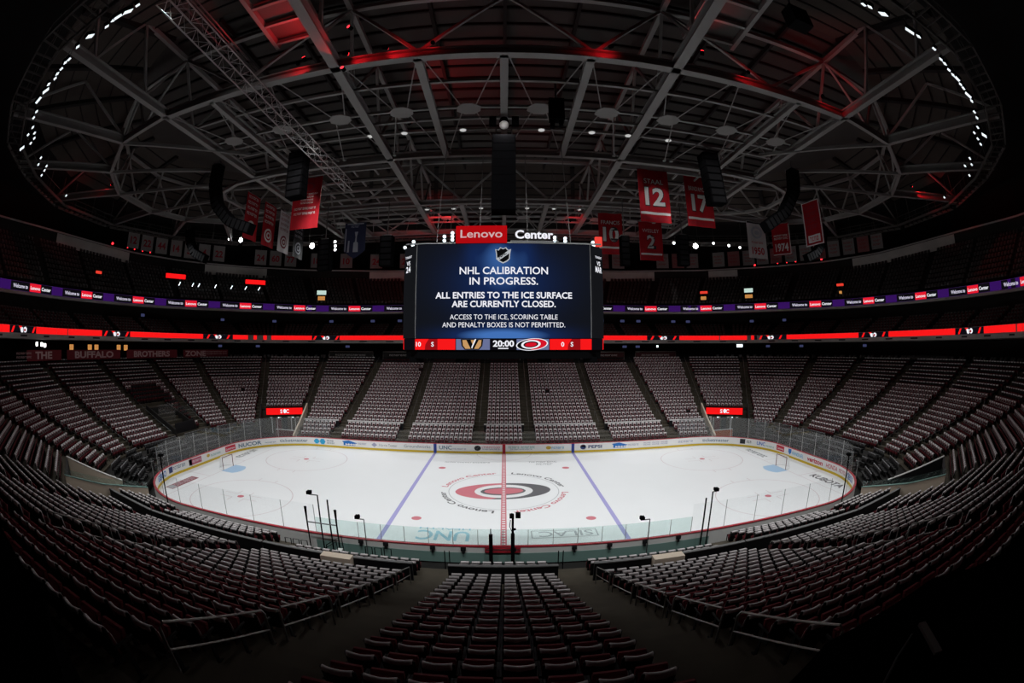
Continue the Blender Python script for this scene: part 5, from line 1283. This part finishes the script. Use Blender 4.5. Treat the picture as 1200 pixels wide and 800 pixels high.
# hanging box above the scoreboard, camera dome and small dark clusters
o = tag(empty('speaker_cluster', (0, -4.8, 21.6)), 'tall black box hung between the roof beams above the big screen', 'speaker')
mb = MB(); mb.box((0, 0, 3.05), (1.75, 1.5, 6.1)); mb.build('cabinet', M_far, o)
for k in range(9): mb = MB(); mb.box((0, -.76, .35+k*.66), (1.6, .03, .58)); mb.build('grille_panel', M_cloth_black, o)
for s in (-1, 1): mb = MB(); mb.tube([(s*.6, 0, 6.1), (s*.6, 0, 7.0)], .04, 5); mb.build('hanger', M_stan, o)
o = tag(empty('beacon_lamp', (0, -7.2, 27.6)), 'pale round lamp under the middle roof beam', 'lamp'); mb = MB()
mb.v = []; 
for i in range(9):
    for j in range(16): ph = PI*i/8; th = 2*PI*j/16; mb.v.append((.34*math.sin(ph)*math.cos(th), .34*math.sin(ph)*math.sin(th), .34*math.cos(ph)))
for i in range(8):
    for j in range(16): mb.f.append((i*16+j, (i+1)*16+j, (i+1)*16+(j+1) % 16, i*16+(j+1) % 16)); mb.m.append(0)
mb.build('globe', mat('lamp_globe', (.75, .75, .73, 1), .5), o, smooth=True); mb = MB(); mb.tube([(0, 0, .25), (0, 0, .6)], [.36, .25], 10); mb.box((.8, 0, .3), (.5, .4, .7)); mb.box((-.8, 0, .3), (.5, .4, .7)); mb.build('bracket', M_far, o)
o = tag(empty('hanging_fixture', (3.3, -10.8, 25.9)), 'dark narrow fixture hung under the roof right of the middle', 'fixture')
mb = MB(); mb.box((0, 0, .9), (.95, .7, 1.6)); mb.box((-.3, 0, 0), (.28, .3, .9)); mb.box((.25, 0, .05), (.22, .3, .7)); mb.build('body', M_far, o); mb = MB(); mb.tube([(0, 0, 1.7), (0, 0, 3.4)], .08, 6); mb.build('hanger', M_stan, o)
o = tag(empty('hanging_speaker', (18.0, -19.5, 31.3)), 'dark square speaker box up in the right near roof bay', 'speaker'); mb = MB(); mb.box((0, 0, .8), (1.5, 1.1, 1.5)); mb.build('cabinet', M_grille, o); mb = MB(); mb.tube([(0, 0, 1.8), (0, 0, 3.5)], .06, 5); mb.build('hanger', M_stan, o)
# line arrays: curved and straight
def array_j(pts, w_, dp, label, cab=.55):
    b_ = Vector(pts[0]); o = tag(empty('line_array_speaker', b_), label, 'speaker', 'black line arrays hung from the roof')
    P = [Vector(p)-b_ for p in pts]; S_ = [0]
    for p, q in zip(P[:-1], P[1:]): S_.append(S_[-1]+(q-p).length)
    N = max(3, int(S_[-1]/cab)); face = Vector((-b_.x*.4, -b_.y-6, 0)).normalized()
    def pt(s): return Vector([np.interp(s, S_, [p[i] for p in P]) for i in range(3)])
    for i in range(N):
        a_, c_ = pt(S_[-1]*i/N), pt(S_[-1]*(i+.93)/N); mid = (a_+c_)/2; t = (c_-a_).normalized(); sd = t.cross(Vector((0, 1, 0))); 
        sd = Vector((0, 1, 0)).cross(t).normalized(); R = Matrix((sd, Vector((0, 1, 0)), t)).transposed()
        mb = MB(); mb.box(mid, (dp, w_, (c_-a_).length), 0, R=R); mb.box(mid+sd*0-Vector((0, w_/2+.01, 0)), (dp*.8, .03, (c_-a_).length*.8), 1, R=R); mb.build('cabinet', [M_far, M_grille], o)
    mb = MB(); mb.tube([(0, 0, 0), (0, 0, max(.6, 29-b_.z))], .06, 6); mb.box((0, 0, .1), (.9, .9, .1)); mb.build('hanger', M_stan, o)
array_j([(-26.2, -4.5, 28.4), (-26.2, -4.5, 26.5), (-25.4, -4.5, 24.3), (-23.4, -4.5, 22.5), (-20.9, -4.5, 21.6)], 1.0, .95, 'large J-shaped black speaker array curving under the left roof')
array_j([(26.3, -4.5, 28.0), (26.0, -4.5, 25.9), (24.3, -4.5, 23.5), (21.8, -4.5, 21.9)], 1.0, .95, 'large J-shaped black speaker array curving under the right roof')
array_j([(-46.0, 14, 28.8), (-45.7, 14, 27.0), (-44.4, 14, 25.2), (-41.8, 14, 24.0)], 1.1, 1.2, 'smaller hooked black speaker array near the far left rim')
array_j([(47.0, 14, 29.6), (46.2, 14, 27.0), (44.6, 14, 25.2), (42.3, 14, 24.2)], 1.1, 1.2, 'smaller hooked black speaker array beside the slanted right banner')
array_j([(-17.3, -4, 28.2), (-17.05, -4, 24.0)], 1.2, 1.55, 'straight black speaker stack hanging in front of the left red banner', .6)
array_j([(17.1, -4, 28.1), (17.4, -4, 23.5)], 1.2, 1.5, 'straight black speaker stack hanging in front of the 17 banner', .6)
array_j([(-21.0, 12, 24.4), (-20.9, 12, 20.7)], 1.0, 1.6, 'straight black speaker stack beside the bright left lamp', .6)
array_j([(-13.2, 12, 24.4), (-13.2, 12, 20.9)], 1.0, 1.5, 'straight black speaker stack left of the big screen', .6)
array_j([(13.6, 12, 24.4), (13.6, 12, 21.0)], 1.0, 1.0, 'straight black speaker stack behind the 10 banner', .6)
array_j([(20.9, 12, 25.0), (20.9, 12, 21.3)], 1.0, 1.3, 'straight black speaker stack right of the 2 banner', .6)
mb = MB()
for x in (-18.0, -17.6, -17.2): mb.beam((x, -4.66, 24.3), (x, -4.66, 27.8), .05, .03)
# banners -----------------------------------------------------------
B_red = mat('banner_red', (.24, .006, .011, 1), .85, 0, .15, .12, 2); B_white = mat('banner_cloth_white', (.48, .46, .46, 1), .85); B_lt = mat('banner_letters', (.42, .42, .41, 1), .85); B_dk = mat('banner_black', (.02, .02, .022, 1), .85); B_navy = mat('banner_navy', (.025, .03, .07, 1), .85); B_gr = mat('banner_grey', (.35, .37, .42, 1), .85); B_dr = mat('banner_dark_letters', (.16, .012, .02, 1), .85); B_rl = mat('banner_red_letters', (.42, .02, .03, 1), .85)
def banner(loc, ang, w_, h_, m, label, fn, mats, top=29.0, shape=None):
    """hangs from its top edge at loc; fn(mb, f) draws on the face, w_ wide, v from 0 at the bottom"""
    o = tag(empty('hanging_banner', loc, ang), label, 'banner', 'banners hung from the roof')
    mb = MB(); N = 7
    sway = lambda u: .05*math.sin(u*3.1+loc[0])
    pts = shape or [(-w_/2, 0), (w_/2, 0), (w_/2, h_), (-w_/2, h_)]
    if shape: mb.prism(pts, (0, 0, -h_), (1, 0, 0), (0, 0, 1), (0, 1, 0), .03)
    else:
        for i in range(N):
            a_, b_ = -w_/2+w_*i/N, -w_/2+w_*(i+1)/N
            mb.hexa([(a_, sway(a_), -h_), (b_, sway(b_), -h_), (b_, sway(b_)+.03, -h_), (a_, sway(a_)+.03, -h_), (a_, sway(a_), 0), (b_, sway(b_), 0), (b_, sway(b_)+.03, 0), (a_, sway(a_)+.03, 0)])
    cl = mb.build('cloth', m, o)
    mb = MB(); fn(mb, lambda d=0: (lambda u, v: (u, sway(u)-.02-d if not shape else -.02-d, v-h_)))
    if mb.f: clusters(mb, 'print', mats, cl, .35, .06)
    mb = MB(); mb.tube([(-w_/2-.08, .015, .02), (w_/2+.08, .015, .02)], .04, 6)
    for s in (-1, 1): mb.tube([(s*w_*.4, .015, 0), (s*w_*.4, .015, max(.4, top-loc[2]))], .015, 4)
    mb.build('hanging_bar', M_stan, o); return o
def retired(name, num):
    def fn(mb, f):
        text_on(mb, name, f(), 0, 3.85, .48, maxw=2.4, mi=0); text_on(mb, num, f(), .03, 1.68, 1.75, maxw=2.1, bold=.05, mi=2); text_on(mb, num, f(.012), 0, 1.72, 1.68, maxw=2.0, bold=.03, mi=0)
        rect_on(mb, f(), -1.5, .74, 1.5, .98, 0, 7); greek(mb, f(), -1.3, .25, 2.6, .22, 1, 10)
    return fn
banner((14.0, 2, 28.65), .03, 3.1, 5.3, B_red, 'bright red retired-number banner reading STAAL 12', retired('STAAL', '12'), [B_lt, B_dr, B_dk])
banner((13.1, 16.2, 28.5), 0, 3.05, 5.3, B_red, 'dim red retired-number banner reading FRANCIS 10 beside the big screen', retired('FRANCIS', '10'), [B_lt, B_dr, B_dk])
banner((19.5, 19.3, 28.6), 0, 3.3, 5.3, B_red, 'dim red retired-number banner reading WESLEY 2 below banner 12', retired('WESLEY', '2'), [B_lt, B_dr, B_dk])
banner((19.8, 4, 29.4), .03, 3.2, 5.5, B_red, "red retired-number banner reading BRIND'AMOUR 17 partly behind a speaker", retired("BRIND'AMOUR", '17'), [B_lt, B_dr, B_dk])
def f1950(mb, f):
    rect_on(mb, f(), -1.5, 4.75, 1.5, 5.0, 2, 7); ring_on(mb, f(), ell(0, 3.55, .95, .85, 28), ell(0, 3.55, .62, .55, 28), 1); poly_on(mb, f(), ell(0.1, 3.5, .45, .3, 14), 1); greek(mb, f(), -1.0, 2.0, 2.0, .26, 0, 8); text_on(mb, '1950', f(), 0, .55, .9, width=2.1, bold=.03, mi=0)
banner((33.4, 14, 28.6), .0, 3.15, 5.1, B_white, 'white anniversary banner with grey round seal reading 1950', f1950, [B_rl, B_gr, B_dk])
def f1974(mb, f):
    for z in (2.6, 2.2): greek(mb, f(), -1.1, z, 2.2, .25, 0, 8)
    text_on(mb, '1974', f(), 0, .6, 1.0, width=2.0, bold=.03, mi=0); rect_on(mb, f(), -1.4, .08, 1.4, .2, 0, 6); rect_on(mb, f(), 1.28, .1, 1.4, 4.3, 0)
banner((36.9, 12.85, 28.4), -.95, 2.8, 4.4, B_red, 'red banner reading 1974 half behind the right speaker array', f1974, [B_lt])
def fslant(mb, f):
    for a_, b_, z0, z1 in ((-1.45, 1.45, .0, .12), (-1.45, 1.45, 5.1, 5.2)): rect_on(mb, f(), a_, z0, b_, z1, 0, 6)
    rect_on(mb, f(), -1.45, 0, -1.3, 5.2, 0); rect_on(mb, f(), 1.3, 0, 1.45, 5.2, 0)
    for k in range(4): greek(mb, f(), -1.0, 4.2-k*.75, 2.0, .45, 1, 5)
    rect_on(mb, f(), -1.0, .35, 1.0, 1.2, 0, 4); greek(mb, f(.01), -.8, .5, 1.6, .5, 2, 4)
banner((34.6, 2.9, 28.4), -PI/2+.15, 2.95, 5.2, B_red, 'red white-edged banner seen nearly edge-on at the right', fslant, [B_white, B_dr, B_rl])
def fred(mb, f):
    ring_on(mb, f(), ell(.1, 4.3, .75, .5, 24), ell(.1, 4.3, .5, .32, 24), 1)
    for k, (w_, x) in enumerate(((2.2, -.9), (1.4, -.6), (1.4, -.6), (1.4, -.6))): greek(mb, f(), x, 3.45-k*.3, w_, .16, 0, 10)
    for z in (1.95, 1.45): greek(mb, f(), -1.3, z, 2.5, .22, 0, 12)
banner((-19.1, 2, 28.4), -.02, 3.2, 5.3, B_red, 'bright red spotlit banner with rows of white lettering at the left', fred, [B_lt, B_dr])
def fchamp(tri):
    def fn(mb, f):
        for k in range(4): greek(mb, f(), -1.1, 4.55-k*.62, 2.2, .3, 0, 7)
        ring_on(mb, f(), ell(0, 1.3, .85, .8, 24), ell(0, 1.3, .62, .58, 24), 0); ring_on(mb, f(), ell(0, 1.3, .42, .38, 18), ell(0, 1.3, .22, .2, 18), 0)
    return fn
for i, (y, m, mt, nm) in enumerate(((4.6, B_red, B_lt, 'dim red division banner with a round emblem, nearest of the left slanted row'), (8.4, B_red, B_lt, 'dim red division banner with a round emblem, second of the left slanted row'), (12.1, B_white, B_dr, 'white division banner with a dark round emblem in the left slanted row'), (16.0, B_dk, B_gr, 'black division banner with grey lettering, last of the left slanted row'))):
    banner((-27.4+i*.17, y, 28.45), PI/2, 2.95, 5.1, m, nm, fchamp(i), [mt])
def fcup(mb, f):
    poly_on(mb, f(), [(-.2, .9), (.55, .9), (.5, 2.2), (.3, 2.3), (.28, 3.0), (.45, 3.7), (-.05, 3.7), (.1, 3.0), (.05, 2.3), (-.15, 2.2)], 0)
    poly_on(mb, f(), [(-1.05, .9), (-.75, .9), (-.75, 2.5), (-.95, 2.5)], 0); greek(mb, f(), -.6, 4.3, 1.2, .3, 0, 5); rect_on(mb, f(), -1.2, 4.75, 1.2, 4.9, 0)
    rect_on(mb, f(), -1.42, 1.0, -1.3, 4.2, 0)
banner((-20.0, 19.6, 28.6), 0, 3.1, 5.0, B_navy, 'navy pennant-shaped championship banner with a silver trophy', fcup, [B_gr], shape=[(-1.55, 1.1), (-.6, .35), (0, 0), (.6, .35), (1.55, 1.1), (1.55, 5.0), (-1.55, 5.0)])
# spot picking out the two lit banners
spot('banner_beam', (6, -22, 27.8), (14.2, 2, 25.2), 9500, 8.2, .25); spot('banner_beam', (-8, -22, 27.8), (-19.0, 2, 24.7), 8500, 8.2, .3)
# ------------------------------------------------------------------ cameras and poles at the near glass
def cam_pole(x, y, h, label, arm=0, head=True, z0=0, r=.05, fat=0):
    o = tag(empty('camera_pole', (x, y, z0)), label, 'camera pole', 'camera poles at the glass')
    mb = MB(); mb.tube([(0, 0, 0), (0, 0, h-z0)], r, 8); mb.tube([(0, 0, 0), (0, 0, .05)], .1, 10); mb.build('pole', M_stan if r < .04 else M_far, o)
    if fat: mb = MB(); mb.box((0, 0, fat/2), (.2, .2, fat)); mb.build('base_column', M_far, o)
    if head:
        mb = MB(); mb.box((arm, .05, h-z0+.1), (.24, .3, .18)); mb.tube([(arm, .2, h-z0+.1), (arm, .34, h-z0+.09)], .07, 8); mb.build('camera_head', M_far, o)
        if arm: mb = MB(); mb.beam((0, 0, h-z0), (arm, 0, h-z0), .05); mb.build('arm', M_stan, o)
    return o
cam_pole(-23.6, -13.3, 4.35, 'black camera on a tall pole at the left near corner glass', .0); cam_pole(23.6, -13.3, 4.4, 'black camera on a tall pole at the right near corner glass', 0)
cam_pole(-10.3, -13.6, 3.75, 'thin grey pole with a small arm camera at the left bench end', -.55, r=.045, z0=0); cam_pole(-9.75, -13.5, 3.5, 'plain grey pole at the left bench end', 0, False, r=.05)
cam_pole(11.45, -13.5, 3.4, 'plain grey pole at the right bench end', 0, False, r=.05); cam_pole(11.9, -13.4, 3.7, 'grey pole with a small camera at the right bench end', .25, r=.045)
cam_pole(-7.7, -13.3, 2.45, 'thin pole with a small camera clamped to the glass, left of the middle', -.4, r=.03); cam_pole(8.1, -13.3, 2.42, 'thin pole with two small cameras clamped to the glass, right of the middle', -.45, r=.03)
cam_pole(-.67, -13.45, 2.35, 'short black post left of the centre line at the near glass', 0, False, fat=2.0, r=.03)
o = cam_pole(.5, -13.45, 3.0, 'black robotic camera rig right of the centre line at the near glass', -.05, True, fat=2.05, r=.06)
mb = MB(); mb.box((.28, .05, 3.15), (.26, .3, .26)); mb.beam((0, 0, 2.3), (.16, 0, 2.35), .1); mb.tube([(-.12, 0, 2.9), (-.16, 0, 2.5), (-.05, 0, 2.2)], .02, 5); mb.build('side_camera', M_far, o)
# football-like frame at the bench end
o = tag(empty('pole_stand', (-10.2, -13.7, 0)), 'tall dark two-post frame with a crossbar at the left bench end', 'frame')
for x in (-.95, .95): mb = MB(); mb.tube([(x, 0, 0), (x, 0, 2.2), (x, .0, 3.0)], [.04, .05, .09], 8); mb.build('post', M_far, o)
mb = MB(); mb.tube([(-.95, 0, 2.05), (.95, 0, 2.05)], .035, 6); mb.build('crossbar', M_stan, o)
for i, (x, y) in enumerate(((-9.1, -14.6), (-8.5, -14.5))):
    pass
def stairs(x, label):
    o = tag(empty('bench_steps', (x, -14.3, 0)), label, 'steps', 'steps by the benches')
    for k in range(4): mb = MB(); mb.box((.25*k-.4, -.2, .15+.2*k), (.3, .9, .06)); mb.build('tread', M_greyp, o)
    for s in (-.6, .2): mb = MB(); mb.tube([(-.6, s, 0), (-.5, s, .9), (.5, s, 1.6), (.6, s, .0)], .03, 6); mb.build('handrail', M_far, o)
stairs(-9.4, 'small steel steps beside the left bench end')
def barrier(x, y, label):
    o = tag(empty('crowd_barrier', (x, y, 0)), label, 'barrier', 'low black rails by the benches')
    for k in range(3): mb = MB(); mb.tube([(k*.55, 0, 0), (k*.55, 0, 1.0), (k*.55+.4, 0, 1.0), (k*.55+.4, 0, 0)], .028, 6); mb.build('hoop', M_far, o)
barrier(-12.6, -14.2, 'three black hoop rails left of the bench steps'); barrier(-7.6, -13.9, 'black hoop rails right of the bench steps'); barrier(13.0, -14.0, 'black hoop rails beside the right bench end')
for i, x in enumerate((-3.1, -2.85)):
    mb = MB(); mb.tube([(x, -14.1, 0), (x, -14.1, 1.25)], .03, 6); o = mb.build('gate_post', M_far); tag(o, 'thin black post behind the penalty box on the left, %s of two' % ('first', 'second')[i], 'post')
for i, x in enumerate((2.9, 3.15)):
    mb = MB(); mb.tube([(x, -14.1, 0), (x, -14.1, 1.25)], .03, 6); o = mb.build('gate_post', M_far); tag(o, 'thin black post behind the penalty box on the right, %s of two' % ('first', 'second')[i], 'post')
